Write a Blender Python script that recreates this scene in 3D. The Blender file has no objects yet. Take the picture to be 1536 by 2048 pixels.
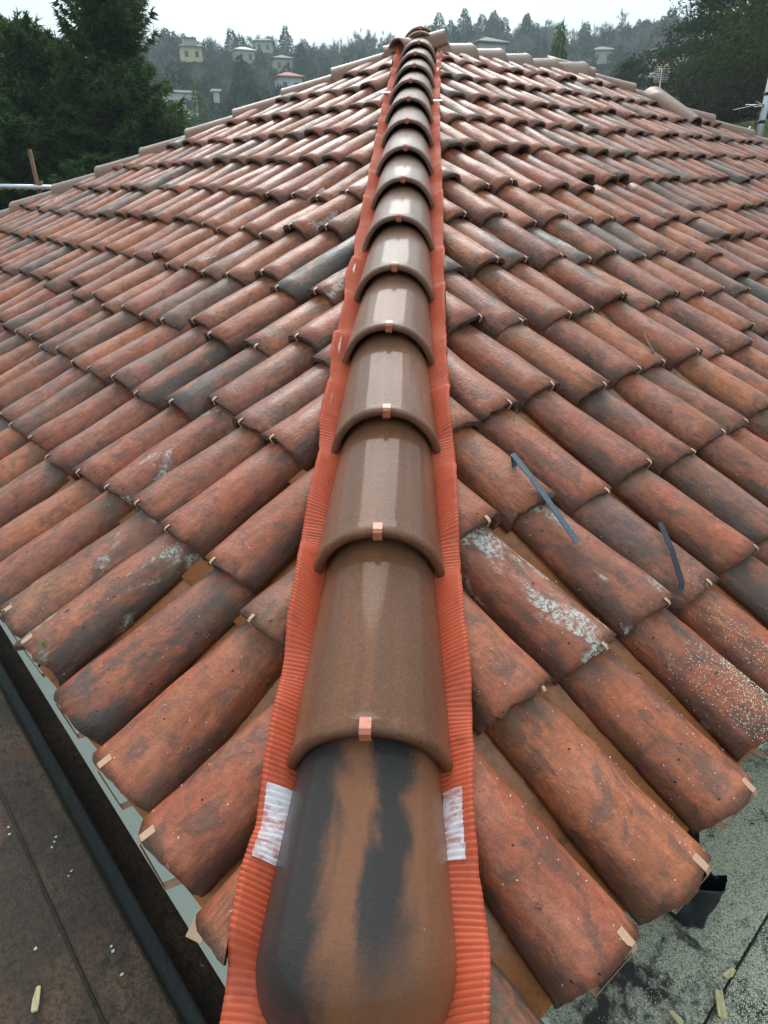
import bpy, bmesh, math, random
import numpy as np
from mathutils import Matrix, Vector, noise as mnoise

random.seed(7); rng = np.random.default_rng(11)
sc = bpy.context.scene
COL = sc.collection
R = math.radians
Z0 = 7.0                      # apex of the roof line above the garden

# ------------------------------------------------------------------ camera
F_PX, TH, ROLL, YAW = 1305.0, 0.4704, -0.0068, -0.0563
CAM = Vector((0.0716, -5.5834, Z0 - 0.7828))
fw = Vector((math.sin(YAW)*math.cos(TH), math.cos(YAW)*math.cos(TH), -math.sin(TH)))
rt = Vector((math.cos(YAW), -math.sin(YAW), 0)); upv = rt.cross(fw)
r2 = rt*math.cos(ROLL) + upv*math.sin(ROLL); u2 = -rt*math.sin(ROLL) + upv*math.cos(ROLL)
cd = bpy.data.cameras.new('camera'); cam = bpy.data.objects.new('camera', cd); COL.objects.link(cam)
cd.sensor_fit = 'VERTICAL'; cd.sensor_height = 24.0; cd.lens = F_PX*24.0/2048
cd.clip_start = 0.02; cd.clip_end = 3000
cam.matrix_world = Matrix(((r2.x, u2.x, -fw.x, CAM.x), (r2.y, u2.y, -fw.y, CAM.y), (r2.z, u2.z, -fw.z, CAM.z), (0, 0, 0, 1)))
sc.camera = cam

# ------------------------------------------------------------------ light: bright overcast
SUN_EL, SUN_AZ = R(42), R(-6)          # azimuth measured from +Y towards +X
w = bpy.data.worlds.new('World'); sc.world = w; w.use_nodes = True
nt = w.node_tree; nt.nodes.clear()
sky = nt.nodes.new('ShaderNodeTexSky'); sky.sky_type = 'NISHITA'; sky.sun_disc = False
sky.sun_elevation = SUN_EL; sky.sun_rotation = SUN_AZ; sky.air_density = 1.2; sky.dust_density = 3.0
hs = nt.nodes.new('ShaderNodeHueSaturation'); hs.inputs['Saturation'].default_value = 0.55
tc = nt.nodes.new('ShaderNodeTexCoord'); mp = nt.nodes.new('ShaderNodeMapping'); mp.inputs['Scale'].default_value = (1, 1, 2.6)
nz = nt.nodes.new('ShaderNodeTexNoise'); nz.inputs['Scale'].default_value = 1.7; nz.inputs['Detail'].default_value = 5; nz.inputs['Roughness'].default_value = .5
cr = nt.nodes.new('ShaderNodeValToRGB')
cr.color_ramp.elements[0].position = .3; cr.color_ramp.elements[0].color = (5.0, 6.9, 7.5, 1)
cr.color_ramp.elements[1].position = .72; cr.color_ramp.elements[1].color = (6.7, 8.4, 8.9, 1)
mx = nt.nodes.new('ShaderNodeMix'); mx.data_type = 'RGBA'; mx.inputs[0].default_value = .82
bg = nt.nodes.new('ShaderNodeBackground'); bg.inputs['Strength'].default_value = 0.098
out = nt.nodes.new('ShaderNodeOutputWorld')
nt.links.new(sky.outputs[0], hs.inputs['Color']); nt.links.new(tc.outputs['Generated'], mp.inputs[0]); nt.links.new(mp.outputs[0], nz.inputs['Vector'])
nt.links.new(nz.outputs['Fac'], cr.inputs[0]); nt.links.new(hs.outputs[0], mx.inputs[6]); nt.links.new(cr.outputs[0], mx.inputs[7])
nt.links.new(mx.outputs[2], bg.inputs[0]); nt.links.new(bg.outputs[0], out.inputs[0])
sl = bpy.data.lights.new('sun', 'SUN'); sl.energy = 1.4; sl.angle = R(40); sl.color = (1, .965, .92)
sun = bpy.data.objects.new('sun', sl); COL.objects.link(sun)
sd = Vector((math.sin(SUN_AZ)*math.cos(SUN_EL), math.cos(SUN_AZ)*math.cos(SUN_EL), math.sin(SUN_EL)))
sun.rotation_euler = sd.to_track_quat('Z', 'Y').to_euler(); sun.location = (0, 0, 60)
vs = sc.view_settings; vs.view_transform = 'Standard'; vs.look = 'None'; vs.gamma = 1; vs.exposure = 0.82; vs.use_curve_mapping = False
sc.cycles.max_bounces = 6; sc.cycles.volume_bounces = 0; sc.cycles.diffuse_bounces = 3; sc.cycles.glossy_bounces = 3

# ------------------------------------------------------------------ node helper
class N:
    def __init__(s, name):
        s.m = bpy.data.materials.new(name); s.m.use_nodes = True; s.t = s.m.node_tree; s.t.nodes.clear()
        s.o = s.n('ShaderNodeOutputMaterial'); s.b = s.n('ShaderNodeBsdfPrincipled'); s.l(s.b.outputs[0], s.o.inputs[0])
    def n(s, k, **kw):
        x = s.t.nodes.new(k)
        for a, b in kw.items(): setattr(x, a, b)
        return x
    def l(s, a, b): s.t.links.new(a, b)
    def put(s, sock, v):
        if hasattr(v, 'is_output') or hasattr(v, 'links'): s.l(v, sock)
        elif isinstance(v, (tuple, list)) and len(v) == 3 and sock.type == 'RGBA': sock.default_value = (*v, 1)
        else: sock.default_value = v
    def math(s, op, a, b=0.0, c=None, clamp=False):
        x = s.n('ShaderNodeMath', operation=op); x.use_clamp = clamp
        s.put(x.inputs[0], a); s.put(x.inputs[1], b)
        if c is not None: s.put(x.inputs[2], c)
        return x.outputs[0]
    def mix(s, f, a, b, blend='MIX'):
        x = s.n('ShaderNodeMix', data_type='RGBA', blend_type=blend); x.clamp_factor = True
        s.put(x.inputs[0], f); s.put(x.inputs[6], a); s.put(x.inputs[7], b); return x.outputs[2]
    def map(s, v, loc=(0, 0, 0), scale=(1, 1, 1)):
        x = s.n('ShaderNodeMapping'); s.l(v, x.inputs[0]); s.put(x.inputs[1], loc); x.inputs[3].default_value = scale; return x.outputs[0]
    def noise(s, v, scale, detail=4, rough=.55, dist=0.0):
        x = s.n('ShaderNodeTexNoise'); s.l(v, x.inputs['Vector']); s.put(x.inputs['Scale'], scale)
        x.inputs['Detail'].default_value = detail; x.inputs['Roughness'].default_value = rough; x.inputs['Distortion'].default_value = dist
        return x.outputs['Fac']
    def vor(s, v, scale, feature='F1', rnd=1.0):
        x = s.n('ShaderNodeTexVoronoi', feature=feature); s.l(v, x.inputs['Vector']); x.inputs['Scale'].default_value = scale
        x.inputs['Randomness'].default_value = rnd; return x.outputs['Distance'], (x.outputs['Color'] if feature == 'F1' else None)
    def ramp(s, v, a, b, lo=0.0, hi=1.0):
        x = s.n('ShaderNodeMapRange'); x.interpolation_type = 'SMOOTHSTEP'; s.put(x.inputs[0], v); s.put(x.inputs[1], a); s.put(x.inputs[2], b)
        s.put(x.inputs[3], lo); s.put(x.inputs[4], hi); return x.outputs[0]
    def attr(s, name, typ):
        x = s.n('ShaderNodeAttribute', attribute_type=typ, attribute_name=name); return x
    def bump(s, h, strength, dist, nrm=None):
        x = s.n('ShaderNodeBump'); s.put(x.inputs['Strength'], strength); x.inputs['Distance'].default_value = dist; s.l(h, x.inputs['Height'])
        if nrm is not None: s.l(nrm, x.inputs['Normal'])
        return x.outputs[0]
    def fin(s, col, rough, nrm=None, metal=0.0, spec=.5, coat=0.0, coatr=.1):
        s.put(s.b.inputs['Base Color'], col); s.put(s.b.inputs['Roughness'], rough); s.put(s.b.inputs['Metallic'], metal)
        s.b.inputs['Specular IOR Level'].default_value = spec; s.put(s.b.inputs['Coat Weight'], coat); s.b.inputs['Coat Roughness'].default_value = coatr
        if nrm is not None: s.l(nrm, s.b.inputs['Normal'])
        return s.m
    def obj(s): return s.n('ShaderNodeTexCoord').outputs['Object']

def simple(name, col, rough=.5, metal=0., nscale=0, namp=.3, bump=0, bscale=60, coat=0.0):
    k = N(name); c = col; nrm = None
    if nscale:
        f = k.noise(k.obj(), nscale, 5, .6)
        c = k.mix(f, tuple(x*(1-namp) for x in col), tuple(min(1, x*(1+namp)) for x in col))
    if bump: nrm = k.bump(k.noise(k.obj(), bscale, 4, .6), bump, .003)
    return k.fin(c, rough, nrm, metal, coat=coat)

# ------------------------------------------------------------------ materials
def clay(name, far):
    k = N(name); typ = 'GEOMETRY' if far else 'OBJECT'
    P = k.attr('lco', 'GEOMETRY').outputs['Vector'] if far else k.obj()
    at = lambda a: k.attr(a, typ).outputs['Fac']
    seed, tone, dark, lich, moss, dust = [at(a) for a in ('seed', 'tone', 'dark', 'lich', 'moss', 'dust')]
    cb = k.n('ShaderNodeCombineXYZ'); k.l(k.math('MULTIPLY', seed, 3.7), cb.inputs[0]); k.l(k.math('MULTIPLY', seed, 7.3), cb.inputs[1]); k.l(seed, cb.inputs[2])
    va = k.n('ShaderNodeVectorMath', operation='ADD'); k.l(P, va.inputs[0]); k.l(cb.outputs[0], va.inputs[1]); V = va.outputs[0]
    Vs = k.map(V, scale=(1, .32, 1)); Vl = k.map(V, scale=(1, .14, 1)); Vm = k.map(V, scale=(1, .55, 1))
    big = k.noise(Vs, 9, 5, .6, .4); mid = k.noise(Vm, 26, 5, .62); streak = k.noise(Vl, 95, 4, .6, .2); fine = k.noise(V, 210, 3, .6)
    orange, red, brown, grey = (.58, .150, .040), (.50, .105, .040), (.30, .098, .052), (.165, .100, .075)
    c1 = k.mix(k.ramp(tone, 0, .5), orange, red); c1 = k.mix(k.ramp(tone, .45, .8), c1, brown); c1 = k.mix(k.ramp(tone, .78, 1.0), c1, grey)
    c = k.mix(k.ramp(big, .36, .62, 0, .75), c1, k.mix(.5, brown, c1))
    c = k.mix(k.ramp(big, .57, .74, 0, .7), c, (.50, .17, .040))
    c = k.mix(k.ramp(k.noise(k.map(V, loc=(3, 5, 1), scale=(1, .45, 1)), 13, 5, .65), .50, .64, 0, .6), c, (.60, .19, .10))
    c = k.mix(k.ramp(streak, .34, .56, .38, 0), c, k.mix(.6, c, (.06, .036, .028)))
    blot = k.noise(k.map(V, loc=(4, 9, 2), scale=(1, .6, 1)), 19, 6, .68, .8)
    c = k.mix(k.ramp(blot, .50, .60, 0, .75), c, k.mix(.68, c, (.070, .048, .040)))
    c = k.mix(k.ramp(blot, .34, .44, .55, 0), c, k.mix(.5, c, (.66, .22, .09)))
    c = k.mix(k.ramp(k.noise(V, 60, 6, .8), .42, .62, .5, 0), c, k.mix(.65, c, (.04, .028, .024)))
    c = k.mix(k.ramp(streak, .58, .75, 0, .3), c, (.50, .20, .12))
    # sooty dark patches
    dk = k.noise(k.map(V, loc=(9, 2, 4), scale=(1, .5, 1)), 11, 7, .7, .5)
    thr = k.math('SUBTRACT', .76, k.math('MULTIPLY', dark, .31))
    m1 = k.ramp(dk, k.math('SUBTRACT', thr, .05), k.math('ADD', thr, .10)); m1 = k.math('MULTIPLY', m1, k.ramp(mid, .25, .55, .35, .92))
    c = k.mix(m1, c, k.mix(mid, (.032, .027, .025), (.125, .088, .070)))
    # grime along the long edges and on the lip, comb marks on some tiles
    sx = k.n('ShaderNodeSeparateXYZ'); k.l(P, sx.inputs[0]); ax = k.math('ABSOLUTE', sx.outputs[0])
    eg = k.math('ADD', ax, k.math('MULTIPLY', k.math('SUBTRACT', k.noise(Vs, 22, 5, .7), .5), .055))
    c = k.mix(k.ramp(eg, .058, .080, 0, .72), c, (.060, .040, .032))
    le = k.math('ADD', sx.outputs[1], k.math('MULTIPLY', k.math('SUBTRACT', k.noise(V, 55, 5, .7), .5), .035))
    c = k.mix(k.ramp(le, -.004, .012, .6, 0), c, (.055, .040, .032))
    ue = k.ramp(sx.outputs[1], .24, .33, 0, .55); c = k.mix(k.math('MULTIPLY', ue, k.ramp(k.noise(V, 18, 4, .6), .4, .6)), c, (.10, .085, .060))
    cbm = k.math('SINE', k.math('ADD', k.math('MULTIPLY', sx.outputs[0], 620), k.math('MULTIPLY', k.noise(V, 14, 2, .5), 3)))
    cmask = k.math('MULTIPLY', k.ramp(sx.outputs[1], .030, .062, 1, 0), k.math('MULTIPLY', k.ramp(sx.outputs[1], .008, .02), k.math('LESS_THAN', k.math('FRACT', k.math('MULTIPLY', seed, 1.37)), .20)))
    comb = k.math('MULTIPLY', k.ramp(cbm, .45, .9), cmask)
    c = k.mix(k.math('MULTIPLY', comb, .38), c, (.07, .03, .02))
    # fine soot grain
    fg = k.ramp(k.noise(V, 120, 5, .8), .56, .64, 0, .7); fg = k.math('MULTIPLY', fg, k.ramp(k.noise(V, 16, 3, .6), .42, .62))
    c = k.mix(fg, c, (.035, .028, .026))
    # olive algae
    mo = k.noise(k.map(V, loc=(1, 8, 3)), 13, 5, .6, .3); th2 = k.math('SUBTRACT', .80, k.math('MULTIPLY', moss, .32))
    c = k.mix(k.math('MULTIPLY', k.ramp(mo, th2, k.math('ADD', th2, .12)), .62), c, (.125, .105, .052))
    # pale lichen
    l1 = k.ramp(k.noise(k.map(V, loc=(5, 1, 7), scale=(1.2, .5, 1)), 10, 4, .6, .4), k.math('SUBTRACT', .80, k.math('MULTIPLY', lich, .34)), k.math('SUBTRACT', .88, k.math('MULTIPLY', lich, .33)))
    l2 = k.ramp(k.noise(V, 110, 6, .85), .44, .56)
    c = k.mix(k.math('MULTIPLY', l1, k.math('MULTIPLY', l2, .9)), c, (.60, .58, .52))
    # pits and specks
    d, cc = k.vor(V, 85); pick = k.n('ShaderNodeSeparateColor'); k.l(cc, pick.inputs[0])
    pit = k.math('MULTIPLY', k.ramp(d, .10, .22, 1, 0), k.math('GREATER_THAN', pick.outputs[0], .955))
    c = k.mix(pit, c, (.03, .02, .017))
    d2, cc2 = k.vor(V, 190); pk2 = k.n('ShaderNodeSeparateColor'); k.l(cc2, pk2.inputs[0])
    spk = k.math('MULTIPLY', k.ramp(d2, .16, .26, 1, 0), k.math('GREATER_THAN', pk2.outputs[1], k.math('SUBTRACT', .998, k.math('MULTIPLY', dust, .10))))
    c = k.mix(spk, c, (.66, .62, .50))
    hgt = k.math('ADD', k.math('MULTIPLY', mid, .7), k.math('ADD', k.math('MULTIPLY', streak, .22), k.math('MULTIPLY', k.noise(V, 95, 5, .75), .5)))
    hgt = k.math('SUBTRACT', hgt, k.math('ADD', k.math('MULTIPLY', pit, .8), k.math('MULTIPLY', comb, .10)))
    nr = k.bump(hgt, 1.0, .0055); nr = k.bump(fine, .5, .0014, nr)
    wet = k.ramp(k.noise(k.map(V, loc=(2, 2, 2), scale=(1, .5, 1)), 12, 4, .6), .35, .65)
    ro = k.math('ADD', k.math('MULTIPLY', wet, -.16), k.math('ADD', k.math('MULTIPLY', mid, .24), .36))
    return k.fin(c, ro, nr, spec=.42, coat=k.math('MULTIPLY', wet, .28), coatr=.12)
M_CLAY = clay('old_clay_tile', False); M_CLAYF = clay('old_clay_tile_far', True)

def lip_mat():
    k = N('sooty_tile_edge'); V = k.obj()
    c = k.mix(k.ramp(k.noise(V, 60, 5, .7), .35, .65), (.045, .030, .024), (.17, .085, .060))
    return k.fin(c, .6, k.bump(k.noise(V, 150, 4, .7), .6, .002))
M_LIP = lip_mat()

def hip_mat():
    k = N('new_hip_tile_clay'); V0 = k.obj()
    seed = k.attr('seed', 'OBJECT').outputs['Fac']; tone = k.attr('tone', 'OBJECT').outputs['Fac']; scorch = k.attr('dark', 'OBJECT').outputs['Fac']
    cb = k.n('ShaderNodeCombineXYZ'); k.l(k.math('MULTIPLY', seed, 3.1), cb.inputs[0]); k.l(k.math('MULTIPLY', seed, 5.3), cb.inputs[1])
    va = k.n('ShaderNodeVectorMath', operation='ADD'); k.l(V0, va.inputs[0]); k.l(cb.outputs[0], va.inputs[1]); V = va.outputs[0]
    Vl = k.map(V, scale=(1, .035, .3)); band = k.noise(Vl, 26, 3, .5); big = k.noise(k.map(V, scale=(1, .5, 1)), 7, 4, .55, .3)
    grain = k.noise(V, 330, 4, .75); mid = k.noise(V, 45, 5, .65)
    c = k.mix(tone, (.40, .122, .034), (.42, .225, .160))  # pale end holds sky reflection painted into the colour
    c = k.mix(k.ramp(band, .38, .62, .5, 0), c, k.mix(.6, c, (.050, .028, .018)))
    c = k.mix(k.ramp(big, .5, .75, 0, .5), c, (.27, .125, .055))
    c = k.mix(k.ramp(grain, .38, .60, .75, 0), c, k.mix(.6, c, (.04, .028, .022)))
    c = k.mix(k.ramp(k.noise(V, 130, 5, .8), .45, .60, .5, 0), c, k.mix(.5, c, (.06, .035, .025)))
    c = k.mix(k.ramp(mid, .55, .8, 0, .35), c, (.36, .22, .17))
    # kiln scorch clouds, stretched along the tile
    sx = k.n('ShaderNodeSeparateXYZ'); k.l(V0, sx.inputs[0])
    wob = k.math('ADD', k.math('MULTIPLY', k.math('SUBTRACT', k.noise(k.map(V0, scale=(1, .45, .6)), 11, 5, .55, .6), .5), .14), k.math('MULTIPLY', k.math('SUBTRACT', k.noise(V0, 160, 5, .8), .5), .022))
    xw = k.math('ADD', sx.outputs[0], wob)
    left_ = k.ramp(xw, -.026, -.062); mid_b = k.math('MULTIPLY', k.ramp(xw, .000, .028), k.ramp(xw, .088, .054)); mid_b = k.math('MULTIPLY', mid_b, k.ramp(k.math('ADD', sx.outputs[1], k.math('MULTIPLY', wob, 1.2)), -.32, -.20))
    sm = k.math('MULTIPLY', k.math('MAXIMUM', left_, mid_b), scorch)
    c = k.mix(k.math('MULTIPLY', scorch, .6), c, (.42, .15, .062))
    c = k.mix(k.math('MULTIPLY', sm, .93), c, k.mix(grain, (.012, .015, .017), (.038, .040, .042)))
    d2, cc2 = k.vor(V, 120); pk2 = k.n('ShaderNodeSeparateColor'); k.l(cc2, pk2.inputs[0])
    c = k.mix(k.math('MULTIPLY', k.ramp(d2, .07, .14, 1, 0), k.math('GREATER_THAN', pk2.outputs[1], .99)), c, (.55, .50, .42))
    nr = k.bump(mid, .6, .0030); nr = k.bump(k.noise(V, 150, 6, .85), 1.0, .0060, nr)
    return k.fin(c, k.math('ADD', k.math('MULTIPLY', mid, .28), .23), nr, spec=.45, coat=.28, coatr=.10)
M_HIP = hip_mat()

def chan_mat():
    k = N('smooth_channel_clay'); V = k.obj(); s = k.attr('seed', 'OBJECT').outputs['Fac']
    cb = k.n('ShaderNodeCombineXYZ'); k.l(k.math('MULTIPLY', s, 3.1), cb.inputs[0]); va = k.n('ShaderNodeVectorMath', operation='ADD'); k.l(V, va.inputs[0]); k.l(cb.outputs[0], va.inputs[1]); V = va.outputs[0]
    c = k.mix(k.noise(k.map(V, scale=(1, .4, 1)), 14, 5, .6), (.50, .165, .048), (.34, .115, .045))
    c = k.mix(k.ramp(k.noise(V, 160, 4, .8), .56, .66, 0, .6), c, (.06, .035, .025)); c = k.mix(k.ramp(k.noise(V, 26, 5, .7), .5, .66, 0, .6), c, (.14, .06, .03))
    return k.fin(c, .42, k.bump(k.noise(V, 90, 4, .6), .3, .001), coat=.3, coatr=.2)
M_CHAN = chan_mat()

def flash_mat():
    k = N('corrugated_red_flashing'); V = k.obj()
    c = k.mix(k.noise(V, 14, 4, .6), (.56, .078, .028), (.64, .120, .055))
    c = k.mix(k.ramp(k.noise(V, 130, 5, .75), .62, .70, 0, .55), c, (.16, .045, .03))
    c = k.mix(k.ramp(k.noise(V, 45, 4, .6), .6, .75, 0, .3), c, (.66, .26, .18)); c = k.mix(k.ramp(k.noise(V, 22, 5, .7), .52, .68, 0, .5), c, (.30, .060, .030))
    return k.fin(c, .52, k.bump(k.noise(V, 120, 3, .6), .35, .0014), spec=.35)
M_FLASH = flash_mat()

def wood_mat(name, c0, c1, rough=.45, coat=.35):
    k = N(name); V = k.obj()
    g = k.noise(k.map(V, scale=(.08, 1, 1)), 90, 5, .65, .4); b = k.noise(k.map(V, scale=(.6, 1, 1)), 9, 5, .6); f = k.noise(V, 160, 5, .75)
    c = k.mix(g, c0, c1); c = k.mix(k.ramp(b, .45, .7, 0, .6), c, tuple(x*1.9 for x in c1)); c = k.mix(k.ramp(f, .35, .6, .7, 0), c, (.008, .006, .005))
    c = k.mix(k.ramp(k.noise(V, 7, 3, .6), .60, .72, 0, .5), c, (.16, .055, .014))
    md = k.noise(V, 48, 6, .75, .5); c = k.mix(k.ramp(md, .36, .50, .75, 0), c, (.010, .007, .006)); c = k.mix(k.ramp(md, .60, .70, 0, .4), c, tuple(x*2.2 for x in c1))
    nr = k.bump(g, .7, .003); nr = k.bump(md, .9, .005, nr); nr = k.bump(f, 1.0, .0045, nr)
    return k.fin(c, k.math('ADD', k.math('MULTIPLY', b, .25), rough-.1), nr, coat=coat, coatr=.25)
M_WOOD = wood_mat('wet_dark_plank', (.045, .020, .010), (.150, .072, .036), .5, .12)
M_WOODR = wood_mat('wet_black_plank', (.018, .014, .013), (.048, .034, .030))
def dusty():
    k = N('dusty_black_plank'); V = k.obj()
    big = k.noise(V, 9, 4, .6, .6); fb = k.noise(V, 420, 5, .85); g = k.noise(k.map(V, scale=(.08, 1, 1)), 60, 4, .6)
    c = k.mix(g, (.016, .013, .012), (.050, .036, .031))
    m = k.math('MULTIPLY', k.ramp(fb, .42, .56), k.ramp(k.math('ADD', big, k.math('MULTIPLY', k.math('SUBTRACT', k.noise(V, 40, 4, .7), .5), .5)), .37, .52))
    c = k.mix(k.math('MULTIPLY', m, .85), c, (.78, .72, .54))
    return k.fin(c, k.math('ADD', k.math('MULTIPLY', m, .4), .35), k.bump(fb, .8, .003))
M_DUSTY = dusty()
M_BLACK = simple('black_tarred_beam', (.010, .010, .011), .5, nscale=40, namp=.5, bump=.6)  # black for cable and dirt; also paints the left plank side's shade
M_COPPER = simple('bright_copper', (.62, .35, .23), .38, .4, nscale=60, namp=.2)
M_STRAPR = simple('terracotta_painted_strap', (.52, .155, .085), .40, .1, nscale=120, namp=.35, bump=.3, bscale=250, coat=.3)
M_WHITE = simple('white_fascia_paint', (.62, .61, .53), .5, nscale=25, namp=.12, bump=.2)
M_DECK = simple('dark_underlay', (.035, .020, .014), .8, nscale=30)
M_GALV = simple('galvanised_steel', (.55, .58, .60), .35, .8, nscale=30, namp=.15)
M_RUST = simple('rusty_steel', (.20, .085, .045), .7, .2, nscale=30, namp=.5, bump=.5)
M_DSTEEL = simple('black_steel', (.025, .028, .032), .4, .5, nscale=60, namp=.4, bump=.3, bscale=200)
M_BSTEEL = simple('blue_grey_steel', (.085, .115, .145), .45, .4, nscale=200, namp=.55, bump=.6, bscale=260)
M_CHIP = simple('fresh_wood', (.62, .50, .27), .65, nscale=60, namp=.25, bump=.4)
M_DUST = simple('pale_sawdust', (.72, .68, .50), .8)
M_PLASTER = simple('wall_plaster', (.42, .36, .28), .85, nscale=3, namp=.15)
M_YEL = simple('orange_antenna_plastic', (.70, .33, .03), .5)
M_MOSS = simple('green_moss', (.16, .24, .02), .9, nscale=90, namp=.5, bump=1, bscale=300)

def tape_mat():
    k = N('white_sealant_film'); V = k.obj()
    f = k.noise(k.map(V, scale=(1, 2.2, 1)), 30, 5, .7, .5)
    c = k.mix(k.ramp(f, .38, .60), (.62, .26, .22), (.86, .76, .80))
    return k.fin(c, .30, k.bump(f, .5, .002), coat=.4)
M_TAPE = tape_mat()

def leaf_mat(name, c0, c1, c2, scale=1.2):
    k = N(name); oi = k.n('ShaderNodeObjectInfo')
    V = k.obj(); va = k.n('ShaderNodeVectorMath', operation='ADD'); k.l(V, va.inputs[0])
    cb = k.n('ShaderNodeCombineXYZ'); k.l(k.math('MULTIPLY', oi.outputs['Random'], 40), cb.inputs[0]); k.l(cb.outputs[0], va.inputs[1])
    f = k.noise(va.outputs[0], scale, 4, .6); g = k.noise(va.outputs[0], scale*9, 2, .6)
    c = k.mix(k.ramp(f, .35, .68), c0, c1); c = k.mix(k.ramp(g, .5, .75, 0, .7), c, c2)
    c = k.mix(k.math('MULTIPLY', oi.outputs['Random'], .35), c, (.045, .050, .045))
    k.fin(c, .7, spec=.08); tb = k.n('ShaderNodeBsdfTranslucent'); k.l(c, tb.inputs[0]); ms = k.n('ShaderNodeMixShader'); ms.inputs[0].default_value = .5
    k.l(k.b.outputs[0], ms.inputs[1]); k.l(tb.outputs[0], ms.inputs[2]); k.l(ms.outputs[0], k.o.inputs[0]); return k.m
M_SPRUCE = leaf_mat('spruce_needles', (.070, .125, .038), (.13, .20, .055), (.22, .29, .09), 1.4)
M_CEDAR = leaf_mat('cedar_needles', (.040, .078, .048), (.075, .120, .072), (.13, .18, .10), .5)
M_FARCON = leaf_mat('far_conifer_needles', (.028, .046, .024), (.052, .076, .038), (.080, .098, .048), .3)
M_IVY = leaf_mat('ivy_leaves', (.040, .068, .022), (.080, .110, .034), (.15, .17, .055), .9)
M_SCRUB = leaf_mat('winter_scrub', (.034, .034, .018), (.066, .054, .032), (.105, .078, .046), .5)
M_OCHRE = leaf_mat('yellowing_leaves', (.10, .11, .035), (.15, .15, .05), (.19, .17, .06), .4)
M_BARK = simple('grey_bark', (.085, .070, .060), .85, nscale=8, namp=.4)
M_TWIG = simple('bare_twigs', (.105, .082, .070), .85)
M_TWIG2 = simple('pale_bare_twigs', (.17, .14, .12), .85)

def ground_mat():
    k = N('hill_ground'); V = k.obj()
    f = k.noise(V, .05, 6, .65); g = k.noise(V, .9, 6, .7)
    c = k.mix(k.ramp(f, .4, .6), (.035, .045, .018), (.055, .042, .028)); c = k.mix(k.ramp(g, .4, .7, 0, .7), c, (.030, .028, .020))
    return k.fin(c, .9, k.bump(g, .6, .3))
M_GROUND = ground_mat()
def grass_mat():
    k = N('mound_grass'); V = k.obj(); g = k.noise(V, 5, 6, .75)
    return k.fin(k.mix(g, (.05, .085, .015), (.17, .20, .05)), .85, k.bump(k.noise(V, 30, 5, .7), 1, .08))
M_GRASS = grass_mat()

# ------------------------------------------------------------------ object helpers
def link(name, me, mats=(), parent=None, mw=None, label=None, kind=None, cat=None, group=None):
    o = bpy.data.objects.new(name, me); COL.objects.link(o)
    if me is not None and len(me.materials) == 0:
        for m_ in mats: me.materials.append(m_)
    if parent is not None:
        o.parent = parent; base = parent.matrix_basis.inverted()
        o.matrix_local = base @ mw if mw is not None else base
    elif mw is not None: o.matrix_world = mw
    if label: o['label'] = label
    if kind: o['kind'] = kind
    if cat: o['category'] = cat
    if group: o['group'] = group
    return o
def thing(name, label, cat, loc=(0, 0, 0), group=None):
    o = bpy.data.objects.new(name, None); COL.objects.link(o); o.location = loc; o.empty_display_size = .1
    o['label'] = label; o['category'] = cat
    if group: o['group'] = group
    return o
def mesh(name, V, F, smooth=True, mi=None):
    me = bpy.data.meshes.new(name)
    V = np.asarray(V, dtype=np.float32)
    if isinstance(F, np.ndarray) and F.ndim == 2:
        k = F.shape[1]; me.vertices.add(len(V)); me.vertices.foreach_set('co', V.ravel())
        me.loops.add(F.size); me.loops.foreach_set('vertex_index', F.ravel().astype(np.int32))
        me.polygons.add(len(F)); me.polygons.foreach_set('loop_start', np.arange(0, F.size, k, dtype=np.int32))
        me.update(calc_edges=True)
    else:
        me.from_pydata(V.tolist(), [], [list(f) for f in F]); me.update()
    if smooth: me.polygons.foreach_set('use_smooth', np.ones(len(me.polygons), dtype=bool))
    if mi is not None: me.polygons.foreach_set('material_index', np.asarray(mi, dtype=np.int32))
    return me
def bevel_box(name, sx, sy, sz, bev=.004, cuts=0, jit=0.0, seed=0):
    bm = bmesh.new(); bmesh.ops.create_cube(bm, size=1); bmesh.ops.scale(bm, vec=(sx, sy, sz), verts=bm.verts)
    if bev: bmesh.ops.bevel(bm, geom=bm.edges[:], offset=bev, segments=2, affect='EDGES')
    me = bpy.data.meshes.new(name); bm.to_mesh(me); bm.free(); return me
def tube(name, pts, rad, seg=10, cap=True):
    V, F = [], []; pts = [Vector(p) for p in pts]
    rr = rad if hasattr(rad, '__len__') else [rad]*len(pts)
    for i, p in enumerate(pts):
        d = (pts[min(i+1, len(pts)-1)] - pts[max(i-1, 0)]).normalized(); a = d.orthogonal().normalized(); b = d.cross(a)
        for j in range(seg):
            t = 2*math.pi*j/seg; V.append(p + (a*math.cos(t) + b*math.sin(t))*rr[i])
    for i in range(len(pts)-1):
        for j in range(seg): F.append((i*seg+j, i*seg+(j+1) % seg, (i+1)*seg+(j+1) % seg, (i+1)*seg+j))
    if cap: F.append(tuple(range(seg))[::-1]); F.append(tuple((len(pts)-1)*seg+j for j in range(seg)))
    me = bpy.data.meshes.new(name); me.from_pydata([tuple(v) for v in V], [], F); me.update()
    for p in me.polygons: p.use_smooth = len(p.vertices) == 4
    return me
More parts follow.
